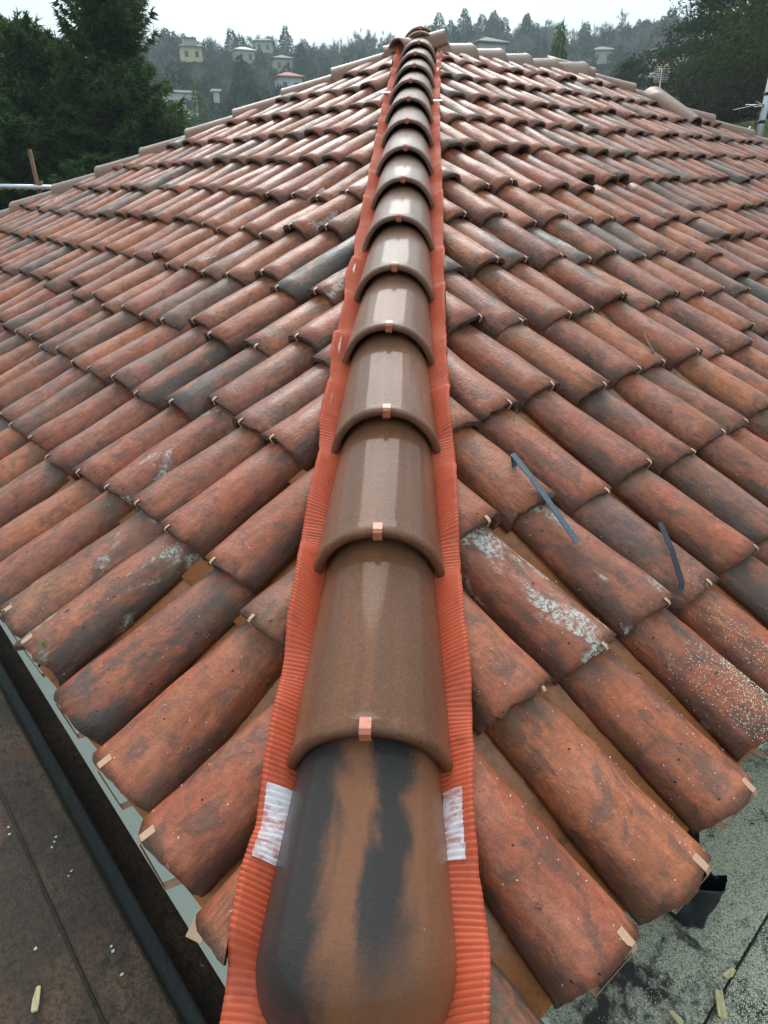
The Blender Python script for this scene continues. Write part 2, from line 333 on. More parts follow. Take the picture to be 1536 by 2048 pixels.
def ribbon(name, pts, width_dir, width, th):
    """a flat strip bent along pts, real thickness"""
    V, F = [], []; pts = [Vector(p) for p in pts]; wd = Vector(width_dir).normalized()
    for i, p in enumerate(pts):
        d0 = (pts[i]-pts[i-1]).normalized() if i else (pts[1]-pts[0]).normalized()
        d1 = (pts[i+1]-pts[i]).normalized() if i < len(pts)-1 else d0
        d = (d0+d1).normalized(); n = wd.cross(d).normalized(); s = th/2/max(.4, n.dot(wd.cross(d1).normalized()))
        for a, b in ((-1, -1), (1, -1), (1, 1), (-1, 1)): V.append(p + wd*a*width/2 + n*b*s)
    for i in range(len(pts)-1):
        for j in range(4): F.append((i*4+j, i*4+(j+1) % 4, (i+1)*4+(j+1) % 4, (i+1)*4+j))
    F.append((3, 2, 1, 0)); e = (len(pts)-1)*4; F.append((e, e+1, e+2, e+3))
    me = bpy.data.meshes.new(name); me.from_pydata([tuple(v) for v in V], [], F); me.update(); return me
def frameM(o, x, y, z): return Matrix(((x.x, y.x, z.x, o.x), (x.y, y.y, z.y, o.y), (x.z, y.z, z.z, o.z), (0, 0, 0, 1)))

# ------------------------------------------------------------------ roof geometry
MH = 0.329; SL = MH*math.sqrt(2); EV = 5.3; RL = 1.45; CA = 1/math.sqrt(1+SL*SL)
s2 = math.sqrt(.5)
C0 = Vector((0, -EV, Z0-MH*EV)); WE = EV*math.sqrt(2); RIDGE = RL*math.sqrt(2)
UE = {'L': Vector((-s2, s2, 0)), 'R': Vector((s2, s2, 0))}
UP = {'L': Vector((s2, s2, SL)).normalized(), 'R': Vector((-s2, s2, SL)).normalized()}
NM = {s: (UE['R'].cross(UP['R']) if s == 'R' else -(UE['L'].cross(UP['L']))) for s in 'LR'}
IN = {'L': Vector((s2, s2, 0)), 'R': Vector((-s2, s2, 0))}      # horizontal, towards the house
def RP(s, u, v, h=0.0): return C0 + UE[s]*u + UP[s]*v + NM[s]*h
def HP(s, u, o, dz): return C0 + UE[s]*u + IN[s]*o + Vector((0, 0, dz))
ROOF = thing('tiled_roof', 'wet old terracotta roof with round hip tiles running up to its peak', 'roof', (0, 0, 0))

ROOF['kind'] = 'thing'
# house body under the roof
hb = [C0, RP('L', WE, 0), C0+Vector((0, 0, 0))]
ins = .42
def plan(s, u, o): return C0 + UE[s]*u + IN[s]*o
pA = plan('R', ins, ins); LR_ = WE + RIDGE
cor = [C0 + UE['R']*ins + UE['L']*ins, C0 + UE['R']*(LR_-ins) + UE['L']*ins, C0 + UE['R']*(LR_-ins) + UE['L']*(WE-ins), C0 + UE['R']*ins + UE['L']*(WE-ins)]
V = []
for p in cor: V += [(p.x, p.y, 0), (p.x, p.y, C0.z-.06)]
for a in range(4):
    b = (a+1) % 4
    link('wall', mesh('wall', [V[2*a], V[2*b], V[2*b+1], V[2*a+1]], [(0, 1, 2, 3)], False), (M_PLASTER,), ROOF, Matrix())
# underlay deck, all four slopes
ap = Vector((0, 0, Z0)); ap2 = Vector((RL, RL, Z0)); cL = C0 + UE['L']*WE; cR = C0 + UE['R']*LR_; cF = cR + UE['L']*WE
dz = Vector((0, 0, -.02)); ii = .10; iz = Vector((0, 0, ii*SL))
link('roof_deck', mesh('roof_deck', [v+dz for v in (C0+(UE['R']+UE['L'])*ii+iz, cR+(UE['L']-UE['R'])*ii+iz, cF-(UE['R']+UE['L'])*ii+iz, cL+(UE['R']-UE['L'])*ii+iz, ap, ap2)], [(0, 1, 5, 4), (1, 2, 5), (2, 3, 4, 5), (3, 0, 4)], False), (M_DECK,), ROOF, Matrix())
far_tiles = simple('back_slope_clay', (.30, .12, .075), .6, nscale=12, namp=.4)
# back slopes: corrugated sheet-like rows joined as one part
def back_slope(o, ue, up, n, W, vmaxf, name):
    V, F = [], []
    for i in range(int(W/.19)):
        u = (i+.5)*.19; vm = vmaxf(u)
        for c in range(13):
            v0 = c*.325; v1 = min(v0+.34, vm)
            if v1-v0 < .08: continue
            b = len(V)
            for v, hh_, ww in ((v0, .085, .083), (v1, .066, .07)):
                for t in range(7):
                    a = math.pi*t/6; V.append(o+ue*(u+ww*math.cos(a))+up*v+n*(.012+hh_*math.sin(a)))
            for t in range(6): F.append((b+t, b+t+1, b+8+t, b+7+t))
    link(name, mesh(name, V, F), (far_tiles,), ROOF, Matrix(), kind='stuff')
upB = Vector((s2*-1, -s2, SL)).normalized(); upF = Vector((s2, -s2, SL)).normalized()

# tile lattices measured from the roof: u of every file, v of the courses
UL = [.25, .44, .625, .82, 1.035, 1.19, 1.385, 1.53, 1.74, 1.915, 2.13, 2.26, 2.475, 2.63, 2.84, 3.0]
UR = [.40, .59, .79, .99, 1.165, 1.375, 1.555, 1.785, 1.915, 2.15, 2.28, 2.505, 2.65, 2.855, 3.035, 3.235, 3.40, 3.6]
rnd = random.Random(5)
def extend(U, W):
    U = list(U); k = 0
    while U[-1] < W-.15:
        U.append(U[-1] + .187 + (.022 if k % 2 else -.022) + rnd.uniform(-.012, .012)); k += 1
    return U
UL = extend(UL, WE); UR = extend(UR, WE+RIDGE)
VM = {'L': {0: {i: .055 for i in range(6)}, 1: dict(zip(range(2, 11), (.39, .43, .43, .43, .42, .40, .38, .39, .38))),
 2: dict(zip(range(4, 16), (.75, .76, .79, .72, .70, .71, .70, .69, .71, .69, .72, .70))),
 3: dict(zip(range(6, 18), (1.11, 1.03, 1.01, 1.05, 1.02, 1.0, 1.02, .99, 1.04, 1.0, 1.07, 1.0))),
 4: dict(zip(range(7, 13), (1.32, 1.31, 1.37, 1.34, 1.31, 1.34))), 5: dict(zip(range(9, 16), (1.70, 1.68, 1.61, 1.66, 1.62, 1.67, 1.68))),
 6: dict(zip(range(10, 17), (2.0, 1.94, 1.96, 1.93, 1.97, 1.98, 2.0)))},
 'R': {0: {0: -.05, 1: -.07, 2: -.06}, 1: dict(zip(range(1, 6), (.27, .26, .25, .22, .22))), 2: dict(zip(range(2, 9), (.59, .58, .53, .54, .51, .52, .51))),
 3: dict(zip(range(3, 12), (.84, .86, .88, .82, .84, .83, .82, .79, .78))), 4: dict(zip(range(5, 15), (1.20, 1.16, 1.14, 1.14, 1.17, 1.09, 1.13, 1.09, 1.09, 1.05))),
 5: dict(zip(range(6, 16), (1.47, 1.49, 1.46, 1.47, 1.42, 1.45, 1.39, 1.41, 1.35, 1.31))), 6: dict(zip(range(8, 18), (1.80, 1.81, 1.72, 1.75, 1.70, 1.71, 1.69, 1.63, 1.66, 1.64))),
 7: dict(zip(range(10, 15), (2.02, 2.07, 2.01, 2.02, 1.99)))}}
def vmax(s, u):
    if s == 'L': return min(u, WE-u)/CA if True else 0
    return min(u, WE/2, WE+RIDGE-u)*1/1*1/1/ CA if False else min(u, WE/2, WE+RIDGE-u)*(1/CA)
H1, TH_, TL = .080, .013, .43     # mouth height, thickness, tile length
def prof(t, W, H):
    c, s_ = math.cos(t), math.sin(t)
    return W/2*math.copysign(abs(c)**.86, c), H*abs(s_)**.92
# hand-set looks for the nearest tiles: (tone, dark, lichen, moss, dust, rag)
LOOK = {('L', 0, 0): (.35, .2, 0, .2, .1, .003), ('L', 0, 1): (.45, .35, 0, .3, .1, .004), ('L', 0, 2): (.30, .35, 0, .0, .1, .003), ('L', 0, 3): (.5, .85, .1, .2, .05, .004),
 ('L', 0, 4): (.35, .75, .75, .8, .1, .010), ('L', 0, 5): (.72, .6, .6, .3, .1, .006), ('L', 1, 2): (.75, .2, 0, 0, 0, .003), ('L', 1, 3): (.42, .35, 0, .2, 0, .004),
 ('L', 1, 4): (.45, .2, .05, .3, 0, .004), ('L', 1, 5): (.55, .55, .1, .5, 0, .004), ('L', 1, 6): (.55, .3, .85, .6, .1, .004), ('L', 1, 7): (.45, .3, .2, .3, 0, .004), ('L', 1, 8): (.6, .4, 0, .3, 0, .004),
 ('L', 2, 4): (.35, .2, 0, .2, 0, .006), ('L', 2, 5): (.68, .2, 0, .3, 0, .004), ('L', 2, 6): (.62, .2, 0, .5, 0, .003), ('L', 2, 7): (.6, .95, .2, .3, 0, .004), ('L', 2, 8): (.6, .9, .1, .5, 0, .004),
 ('L', 2, 9): (.65, .3, 0, .9, 0, .004), ('L', 4, 8): (1.0, 1.0, .0, .0, 0, .003), ('L', 3, 8): (.5, .3, .3, .1, 0, .004), ('L', 3, 9): (.25, .45, 0, .1, 0, .006),
 ('R', 0, 0): (.52, .25, .05, 0, .15, .003), ('R', 0, 1): (.18, .30, 0, .1, .15, .004), ('R', 0, 2): (.28, .55, .1, .0, .2, .004), ('R', 0, 3): (.5, .7, .3, .1, .9, .005),
 ('R', 1, 1): (.30, .25, 0, .1, .05, .012), ('R', 1, 2): (.58, .35, .95, .2, .1, .004), ('R', 1, 3): (.60, .40, .70, .3, .2, .004), ('R', 1, 4): (.85, .6, .1, .2, .1, .006), ('R', 1, 5): (.42, .35, .1, .8, .05, .004),
 ('R', 2, 2): (.40, .25, 0, .1, 0, .006), ('R', 2, 3): (.22, .25, 0, .1, 0, .008), ('R', 2, 4): (.38, .3, 0, .1, 0, .004), ('R', 2, 5): (.55, .25, 0, .3, 0, .004), ('R', 2, 6): (.5, .8, .1, .5, 0, .004), ('R', 2, 7): (.30, .2, 0, 0, 0, .006),
 ('R', 3, 4): (.35, .15, 0, .1, 0, .010), ('R', 3, 5): (.55, .2, .1, .5, 0, .004), ('R', 3, 6): (.12, .15, 0, 0, 0, .006), ('R', 3, 7): (.60, .5, .1, .6, 0, .004), ('R', 3, 8): (.12, .1, 0, 0, 0, .003), ('R', 3, 9): (.5, .6, .6, .7, 0, .004),
 ('R', 4, 12): (.45, .3, .1, .3, 0, .003), ('R', 4, 13): (.1, .2, 0, 0, 0, .003), ('R', 5, 12): (.95, .5, .1, .2, 0, .003), ('R', 5, 13): (.9, .6, .2, .8, 0, .003)}
class Tile: pass
tiles = []
for s, U in (('L', UL), ('R', UR)):
    for i, u in enumerate(U):
        fdrift = rnd.uniform(-.018, .018)
        for c in range(14):
            if i in VM[s].get(c, {}): v = VM[s][c][i]
            elif s == 'L': v = .055 + .326*c + fdrift + rnd.uniform(-.02, .02)
            else: v = -.055 + .315*c - .028*max(0, min(u, 4)-.6)*(1 if c else 0) + fdrift + rnd.uniform(-.02, .02)
            if s == 'R' and c and v > 1.9 and i not in VM[s].get(c, {}): v += .03*(c-6)
            vm = vmax(s, u)
            if v > vm-.10: continue
            if (u - v*CA)*s2 < (.155 if c else .125) and u < WE/2: continue
            T = Tile(); T.s, T.i, T.c, T.u, T.v = s, i, c, u, v
            T.du = rnd.uniform(-.006, .006) if c else 0; T.yaw = rnd.gauss(0, .026); T.roll = rnd.gauss(0, .045); T.W = rnd.uniform(.158, .182); T.Wt = rnd.uniform(.118, .134)
            T.lift = rnd.uniform(0, .012)
            T.P = RP(s, u+T.du, v, .05); d = RP(s, u, v+.17, .06) - CAM; T.d = d.length; z = d.dot(fw)
            px, py = 768+F_PX*d.dot(r2)/z, 1024-F_PX*d.dot(u2)/z
            T.vis = z > 0 and -60 < px < 1600 and -40 < py < 2150
            T.px = px; T.py = py
            tiles.append(T)
T = Tile(); T.s, T.i, T.c, T.u, T.v = 'R', -1, 0, .205, -.055; T.du, T.yaw, T.roll, T.W, T.Wt, T.lift = 0, .02, 0, .172, .130, .0; T.d = 1.0; T.vis = True; tiles.append(T)
LOOK[('R', 0, -1)] = (.8, 1.0, 0, .9, .05, .004)
vis = sorted([t for t in tiles if t.vis], key=lambda t: t.d)
for k, t in enumerate(vis): t.ind = k < 300
for t in tiles:
    if not t.vis: t.ind = False

# surface height of the cover tiles (for draping the flashing)
def tile_matrix(T):
    ux = UE[T.s] if T.s == 'R' else -UE[T.s]
    o = RP(T.s, T.u+T.du, T.v, .012+T.lift)
    base = frameM(o, ux, UP[T.s], NM[T.s])
    return base @ Matrix.Rotation(T.yaw, 4, 'Z') @ Matrix.Rotation(-.0275, 4, 'X') @ Matrix.Rotation(T.roll, 4, 'Y')
def cover_mesh(T, nx, ny, rag=.004, nzamp=.0030, seed=0., name='roof_tile'):
    V, F, MI = [], [], []
    W0, W1, L = T.W, T.Wt, TL
    for side in (0, 1):
        for j in range(ny+1):
            f = j/ny
            for k in range(nx+1):
                t = math.pi*k/nx
                off = TH_*side
                W = W0+(W1-W0)*f - 2*off; H = H1 + (H1*.76-H1)*f - off
                x, z = prof(t, W, H)
                y = f*L
                q = Vector((x*7+seed*3.1, y*5+seed*1.7, z*7+seed))
                n1 = mnoise.noise(q); n2 = mnoise.noise(q*3.1)
                r = 1 + (n1*nzamp*1.6 + n2*nzamp*.6)/.08
                x *= r; z = z*r + .004*math.sin(f*3.14+seed)*math.sin(t)
                if j == 0:
                    e = mnoise.noise(Vector((k/nx*4.0+seed*5, seed, 2)))*rag*1.8 + mnoise.noise(Vector((k/nx*17+seed, seed, 9)))*rag
                    y += e + .006*math.cos(2*t)
                if k in (0, nx): z += mnoise.noise(Vector((f*14+seed, k, 4)))*.0035 + .001; x += mnoise.noise(Vector((f*22+seed, k, 7)))*.002
                V.append((x, y, z))
    A = lambda s_, j, k: s_*(nx+1)*(ny+1) + j*(nx+1) + k
    for j in range(ny):
        for k in range(nx):
            F.append((A(0, j, k), A(0, j+1, k), A(0, j+1, k+1), A(0, j, k+1))); MI.append(0)
            F.append((A(1, j, k), A(1, j, k+1), A(1, j+1, k+1), A(1, j+1, k))); MI.append(1)
    for k in range(nx):
        F.append((A(0, 0, k), A(0, 0, k+1), A(1, 0, k+1), A(1, 0, k))); MI.append(1)
        F.append((A(0, ny, k), A(1, ny, k), A(1, ny, k+1), A(0, ny, k+1))); MI.append(1)
    for j in range(ny):
        F.append((A(0, j, 0), A(1, j, 0), A(1, j+1, 0), A(0, j+1, 0))); MI.append(1)
        F.append((A(0, j, nx), A(0, j+1, nx), A(1, j+1, nx), A(1, j, nx))); MI.append(1)
    me = bpy.data.meshes.new(name); me.from_pydata(V, [], F); me.update()
    me.polygons.foreach_set('material_index', MI)
    sm = np.ones(len(F), dtype=bool); sm[2*nx*ny:] = False; me.polygons.foreach_set('use_smooth', sm)
    T.crest = V[A(0, 0, nx//2)]
    return me
def clip_mesh(me, mw, planes):
    """cut a tile mesh (given in local space) by world half spaces: keep (p-co).no >= 0"""
    bm = bmesh.new(); bm.from_mesh(me); inv = mw.inverted()
    for co, no in planes:
        lc = inv @ Vector(co); ln = (mw.to_3x3().transposed() @ Vector(no)).normalized()
        if min((v.co-lc).dot(ln) for v in bm.verts) >= 0: continue
        bmesh.ops.bisect_plane(bm, geom=bm.verts[:]+bm.edges[:]+bm.faces[:], plane_co=lc, plane_no=ln, clear_inner=True)
        if len(bm.verts) == 0: break
    nm = me.copy(); bm.to_mesh(nm); bm.free(); return nm
NSIDE = {'L': [((-.147, 0, 0), (-1, 0, 0)), ((0, -.045, 0), (0, -1, 0))],
         'R': [((.147, 0, 0), (1, 0, 0)), ((.03, 0, 0), (s2, -s2, 0)), ((0, RL-.045, 0), (0, -1, 0))]}
def look(T):
    if (T.s, T.c, T.i) in LOOK: return LOOK[(T.s, T.c, T.i)]
    r = rnd.random()
    tone = rnd.uniform(.02, .35) if r < .40 else (rnd.uniform(.35, .68) if r < .84 else rnd.uniform(.7, 1.0))
    return (tone, min(1, max(0, rnd.gauss(.36, .28))), max(0, rnd.gauss(.05, .28)), max(0, rnd.gauss(.25, .3)), rnd.uniform(0, .08), rnd.choice((.003, .004, .005, .009, .013)))
# shared variants for tiles further away
variants = []
for k in range(12):
    T = Tile(); T.W = rnd.uniform(.160, .176); T.Wt = rnd.uniform(.118, .134)
    me = cover_mesh(T, 12, 8, .004, .003, k*3.3+1); me.materials.append(M_CLAY); me.materials.append(M_LIP); variants.append((me, T.crest, T.W))
# copper hook: short one over the lip and a long one at the eaves
def hook(name, wd, long_):
    pts = [(0, .012, .0012), (0, .001, .0012), (0, -.0035, -.001), (0, -.0035, -.017)]
    if long_: pts = [(0, .024, .0016), (0, .001, .0016), (0, -.005, -.002), (.042, -.014, -.066), (.048, .016, -.074)]
    return ribbon(name, pts, (1, 0, 0), wd, .0012)
me_hook = hook('tile_hook', .0072, False); me_hook.materials.append(M_COPPER)
me_hook_e = hook('tile_hook_long', .013, True); me_hook_e.materials.append(M_COPPER)

stV, stF, stMI, stA = [], [], [], []; stN = 0
for T in tiles:
    mw = tile_matrix(T); tone, dark, lich, moss, dust, rag = look(T); seed = rnd.uniform(0, 50)
    near = T.ind and T.d < 1.9
    if near:
        mid_ = T.d < 1.35
        me = cover_mesh(T, 24 if mid_ else 18, 22 if mid_ else 12, rag, .0034, seed); me.materials.append(M_CLAY); me.materials.append(M_LIP); crest = T.crest
        if mid_:
            pass
    else:
        me, crest, _ = variants[rnd.randrange(12)]
    ends = [mw @ Vector((x, y, z)) for x in (-.085, .085) for y in (0, TL) for z in (0, .08)]
    NS_ = NSIDE[T.s] if not (T.c == 0 and T.i <= 0) else [((.152*(1 if T.s == 'R' else -1), 0, 0), NSIDE[T.s][0][1])] + NSIDE[T.s][1:]
    cut = any(min((e-Vector((*co[:2], 0))).dot(Vector(no)) for e in ends) < 0 for co, no in NS_)
    if cut:
        me = clip_mesh(me, mw, NS_)
        if len(me.vertices) < 8: continue
    if T.ind:
        o = link('roof_tile', me, (), ROOF, mw)
        for a, b in (('seed', seed), ('tone', tone), ('dark', dark), ('lich', lich), ('moss', moss), ('dust', dust)): o[a] = float(b)
        if T.d < 3.6 and (T.u - T.v*CA)*s2 > .17:
            hk = bpy.data.objects.new('tile_hook', me_hook_e if T.c == 0 else me_hook); COL.objects.link(hk); hk.parent = o
            sgn = (-1 if T.s == 'R' else 1)
            if T.c == 0 and T.s == 'R': hk.scale = (-1, 1, 1)
            hk.location = (crest[0] + (.004 if T.c else .018*(1 if T.s == 'R' else -1)), crest[1], crest[2] - (0 if T.c else .003)); hk.rotation_euler = (0, rnd.uniform(-.1, .1), rnd.uniform(-.15, .15))
            if rnd.random() < .06 and T.c: hk.location.x += .02; hk.location.z -= .004
    else:
        n = len(me.vertices); co = np.empty(n*3); me.vertices.foreach_get('co', co); co = co.reshape(-1, 3)
        M = np.array(mw); w3 = co @ M[:3, :3].T + M[:3, 3]
        stV.append(w3); stA.append(np.column_stack([co, np.tile([seed, tone, dark, lich, moss, dust], (n, 1))]))
        for p in me.polygons: stF.append([v+stN for v in p.vertices]); stMI.append(p.material_index)
        stN += n
me = bpy.data.meshes.new('distant_roof_tile'); me.from_pydata(np.concatenate(stV).tolist(), [], stF); me.update()
me.polygons.foreach_set('material_index', stMI); me.polygons.foreach_set('use_smooth', np.ones(len(stF), dtype=bool))
A_ = np.concatenate(stA).astype(np.float32)
a = me.attributes.new('lco', 'FLOAT_VECTOR', 'POINT'); a.data.foreach_set('vector', A_[:, :3].ravel())
for k, nme in enumerate(('seed', 'tone', 'dark', 'lich', 'moss', 'dust')):
    a = me.attributes.new(nme, 'FLOAT', 'POINT'); a.data.foreach_set('value', np.ascontiguousarray(A_[:, 3+k]))
me.materials.append(M_CLAYF); me.materials.append(M_LIP)
link('distant_roof_tile', me, (), ROOF, Matrix(), kind='stuff')

# channel tiles between the files
def chan_mesh(w_, L=.42, nx=8):
    V, F = [], []
    for side in (0, 1):
        for j in range(2):
            for k in range(nx+1):
                q = -1+2*k/nx; ww = w_*(1 if j == 0 else .97)
                V.append((q*ww/2, j*L - (.01 if side == 0 and j == 0 else .01 if j == 0 else 0), .000 + .040*abs(q)**1.9 + (.010 if j == 0 else 0) - .010*side))
    A = lambda s_, j, k: s_*2*(nx+1)+j*(nx+1)+k
    for k in range(nx):
        F.append((A(0, 0, k), A(0, 0, k+1), A(0, 1, k+1), A(0, 1, k))); F.append((A(1, 0, k), A(1, 1, k), A(1, 1, k+1), A(1, 0, k+1)))
        F.append((A(0, 0, k), A(1, 0, k), A(1, 0, k+1), A(0, 0, k+1)))
    me = bpy.data.meshes.new('channel_tile'); me.from_pydata(V, [], F); me.update()
    me.polygons.foreach_set('use_smooth', np.ones(len(F), dtype=bool)); me.materials.append(M_CHAN); return me
cm = chan_mesh(.176); cn = 0; fV, fF = [], []
for s, U in (('L', UL), ('R', UR)):
    for i in range(-1, len(U)-1):
        u = (U[i]+U[i+1])/2 if i >= 0 else U[0]-.10
        for c in range(14):
            v = (.045 if s == 'L' else -.045) + .33*c; vm = vmax(s, u)
            if v > vm: break
            ux = UE[s] if s == 'R' else -UE[s]
            mw = frameM(RP(s, u, v+.012, .002), ux, UP[s], NM[s]) @ Matrix.Rotation(-.012, 4, 'X')
            me = cm
            ends = [mw @ Vector((x, y, .02)) for x in (-.09, .09) for y in (0, .42)]
            if any(min((e-Vector((*co[:2], 0))).dot(Vector(no)) for e in ends) < 0 for co, no in NSIDE[s]):
                me = clip_mesh(cm, mw, NSIDE[s])
                if len(me.vertices) < 4: continue
            d = (mw.translation-CAM).length
            if d < 2.6 and u < 2.6:
                o = link('channel_tile', me, (), ROOF, mw); o['seed'] = rnd.uniform(0, 30); cn += 1
            else:
                b = len(fV); fV += [tuple(mw @ v_.co) for v_ in me.vertices]; fF += [[q+b for q in p.vertices] for p in me.polygons]
me = bpy.data.meshes.new('distant_channel_tile'); me.from_pydata(fV, [], fF); me.update(); me.materials.append(M_CHAN)
link('distant_channel_tile', me, (), ROOF, Matrix(), kind='stuff')

# back slopes (turned away from the photograph)
back_slope(cL, UE['R'], upF, (UE['R'].cross(upF)).normalized()*(1 if UE['R'].cross(upF).z > 0 else -1), LR_, lambda u: min(u, WE/2, LR_-u)/CA, 'rear_slope_tile')
back_slope(cR, UE['L'], upB, (UE['L'].cross(upB)).normalized()*(1 if UE['L'].cross(upB).z > 0 else -1), WE, lambda u: min(u, WE-u)/CA, 'rear_hip_tile')

# ------------------------------------------------------------------ hip tiles
def cap_mesh(L=.44, W0=.250, W1=.214, HA=.150, HB=.126, th=.014, nx=28, ny=14, bead=.004, seed=0.):
    V, F, MI = [], [], []
    rows = [0, .010, .022, .04] + [.04+(L-.04)*q/(ny-3) for q in range(1, ny-2)]; ny = len(rows)-1
    for side in (0, 1):
        for j, y in enumerate(rows):
            f = y/L
            for k in range(nx+1):
                t = math.pi*k/nx; off = th*side
                b = bead*math.exp(-(y/.016)**2)*(1 if side == 0 else 0)
                if j == 0 and side == 0: b = -.001
                W = W0+(W1-W0)*f - 2*off + 2*b; H = HA+(HB-HA)*f - off + b
                c_, s_ = math.cos(t), math.sin(t)
                x = W/2*math.copysign(abs(c_)**.93, c_); z = H*s_**.90 - .006
                x += .004*math.copysign(1, c_)*(abs(c_)**12)
                n_ = mnoise.noise(Vector((x*9+seed, y*6, z*9)))*.0012
                V.append((x*(1+n_*8), y, z*(1+n_*8)))
    A = lambda s_, j, k: s_*(nx+1)*(ny+1)+j*(nx+1)+k
    for j in range(ny):
        for k in range(nx):
            F.append((A(0, j, k), A(0, j+1, k), A(0, j+1, k+1), A(0, j, k+1))); F.append((A(1, j, k), A(1, j, k+1), A(1, j+1, k+1), A(1, j+1, k)))
    for k in range(nx):
        F.append((A(0, 0, k), A(0, 0, k+1), A(1, 0, k+1), A(1, 0, k))); F.append((A(0, ny, k), A(1, ny, k), A(1, ny, k+1), A(0, ny, k+1)))
    for j in range(ny):
        F.append((A(0, j, 0), A(1, j, 0), A(1, j+1, 0), A(0, j+1, 0))); F.append((A(0, j, nx), A(0, j+1, nx), A(1, j+1, nx), A(1, j, nx)))
    me = bpy.data.meshes.new('hip_tile'); me.from_pydata(V, [], F); me.update(); me.polygons.foreach_set('use_smooth', np.ones(len(F), dtype=bool))
    me.materials.append(M_HIP); return me
cap_near = [cap_mesh(seed=q*3.) for q in range(3)]; cap_far = cap_mesh(nx=18, ny=7)
me_strap = ribbon('strap', [(0, .021, .1475), (0, .002, .1500), (0, -.0045, .1465), (0, -.0055, .131), (0, -.002, .126)], (1, 0, 0), .017, .0016); me_strap.materials.append(M_STRAPR)
def add_cap(pos, dirn, side, me, tone, dark=0.0, strap=True, scale=1.0, tilt=-.045, name='hip_tile'):
    y = dirn.normalized(); x = y.cross(side if side else Vector((0, 0, 1))).normalized(); z = x.cross(y)
    mw = frameM(pos, x, y, z) @ Matrix.Rotation(tilt, 4, 'X') @ Matrix.Diagonal((scale, 1, scale, 1))
    o = link(name, me, (), ROOF, mw); o['seed'] = rnd.uniform(0, 40); o['tone'] = float(tone); o['dark'] = float(dark)
    if strap:
        k = bpy.data.objects.new('hip_strap', me_strap); COL.objects.link(k); k.parent = o; k.rotation_euler = (0, rnd.uniform(-.03, .03), 0)
    return o
HD = Vector((0, 1, MH)).normalized()
def HIPP(x, s_, lift=0.0): return Vector((x, s_*HD.y, Z0 + s_*HD.z + lift))
HX = [.008, .001, -.003, -.013, -.010, -.010, -.005, -.008, -.005, -.006, -.002, .007, .013, .025, .034]
HS = [-5.129, -4.749, -4.384, -4.017, -3.667, -3.29, -2.917, -2.538, -2.142, -1.754, -1.381, -1.021, -.693, -.357, -.021]
for n in range(15):
    nx_, ns_ = (HX[n+1], HS[n+1]) if n < 14 else (.04, .30)
    d = HIPP(nx_, ns_) - HIPP(HX[n], HS[n]); d.x += rnd.uniform(-.004, .004)
    tone = [.05, .10, .22, .38, .52, .66, .78, .88, 1, 1, 1, 1, .9, .8, .8][n]  # upper tiles paler: sky reflection painted into their clay tone
    add_cap(HIPP(HX[n], HS[n]-.006), d, None, cap_near[n % 3] if n < 8 else cap_far, tone)
# apex hood over the last one
add_cap(Vector((.032, .05, Z0+.025)), Vector((.05, 1, .05)), None, cap_mesh(L=.30), .35, 0, True, 1.06)
# starter tile with a rounded closed end
def starter():
    V, F = [], []; nx, ny = 32, 34; L0, L1 = .10, -.345
    for j in range(ny+1):
        f = j/ny; y = L0 + (L1-L0)*f; g = max(0, -(y+.215))/.13; kf = max(0.0, 1-g**2.6)**(1/2.2)
        yb = y
        W = (.205 + (.262-.205)*min(1, f*1.25)); H = .118 + .022*f
        for k in range(nx+1):
            t = math.pi*k/nx; c_, s_ = math.cos(t), math.sin(t)
            V.append((W/2*math.copysign(abs(c_)**.9, c_)*(kf**.7), yb, (H*s_**.9)*kf - .006))
    for j in range(ny):
        for k in range(nx): a = j*(nx+1)+k; F.append((a, a+1, a+nx+2, a+nx+1))
    me = bpy.data.meshes.new('starter'); me.from_pydata(V, [], F); me.update(); me.polygons.foreach_set('use_smooth', np.ones(len(F), dtype=bool)); me.materials.append(M_HIP)
    return me
d0 = HD.copy(); y = d0; x = y.cross(Vector((0, 0, 1))).normalized(); z = x.cross(y)
o = link('starter_tile', starter(), (), ROOF, frameM(HIPP(.006, -5.125, -.004), x, y, z), label='closed rounded starter tile with blue-black scorch clouds'); o['seed'] = 3.0; o['tone'] = 0.15; o['dark'] = 1.0
# left hip
dL = Vector((1, 0, MH)).normalized(); pL = 5.3*math.sqrt(1+MH*MH)
t = .208 ; n = 0
while t < pL+.1:
    p = Vector((-t/math.sqrt(1+MH*MH), 0, Z0 - MH*t/math.sqrt(1+MH*MH)))
    add_cap(p, dL + Vector((0, rnd.uniform(-.01, .01), rnd.uniform(-.004, .004))), None, cap_far, .45 + rnd.uniform(-.15, .2), 0, False, .88); t += .37*1.053; n += 1
# right far hip, laid up to the ridge end
dR = Vector((-1, 0, MH)).normalized(); t = .10
while t < pL:
    q = t/math.sqrt(1+MH*MH); p = Vector((RL+q, RL, Z0-MH*q))
    add_cap(p, dR, None, cap_far, .45 + rnd.uniform(-.15, .2), 0, False, .9); t += .37*1.053
# ridge
dG = Vector((-1, -1, 0)).normalized()
for q, li in ((.26, .0), (.56, .0), (.90, .0), (1.24, .0), (1.60, .0), (2.06, .014)):
    add_cap(Vector((q*s2, q*s2, Z0+li-.004)), dG, None, cap_far, rnd.uniform(.35, .7), 0, False, .92)
# loose wedge of tile lying on the slope below the far hip
add_cap(RP('R', 6.12, 3.08, .055), UP['R']*1.0 + UE['R']*.16 + NM['R']*.04, NM['R'], cap_mesh(L=.55, nx=18, ny=7, W0=.17, W1=.30, HA=.085, HB=.10), .75, 0, False, 1.0, 0, 'hip_tile')['label'] = 'pale wedge shaped cap tile laid down the slope beside the far hip'

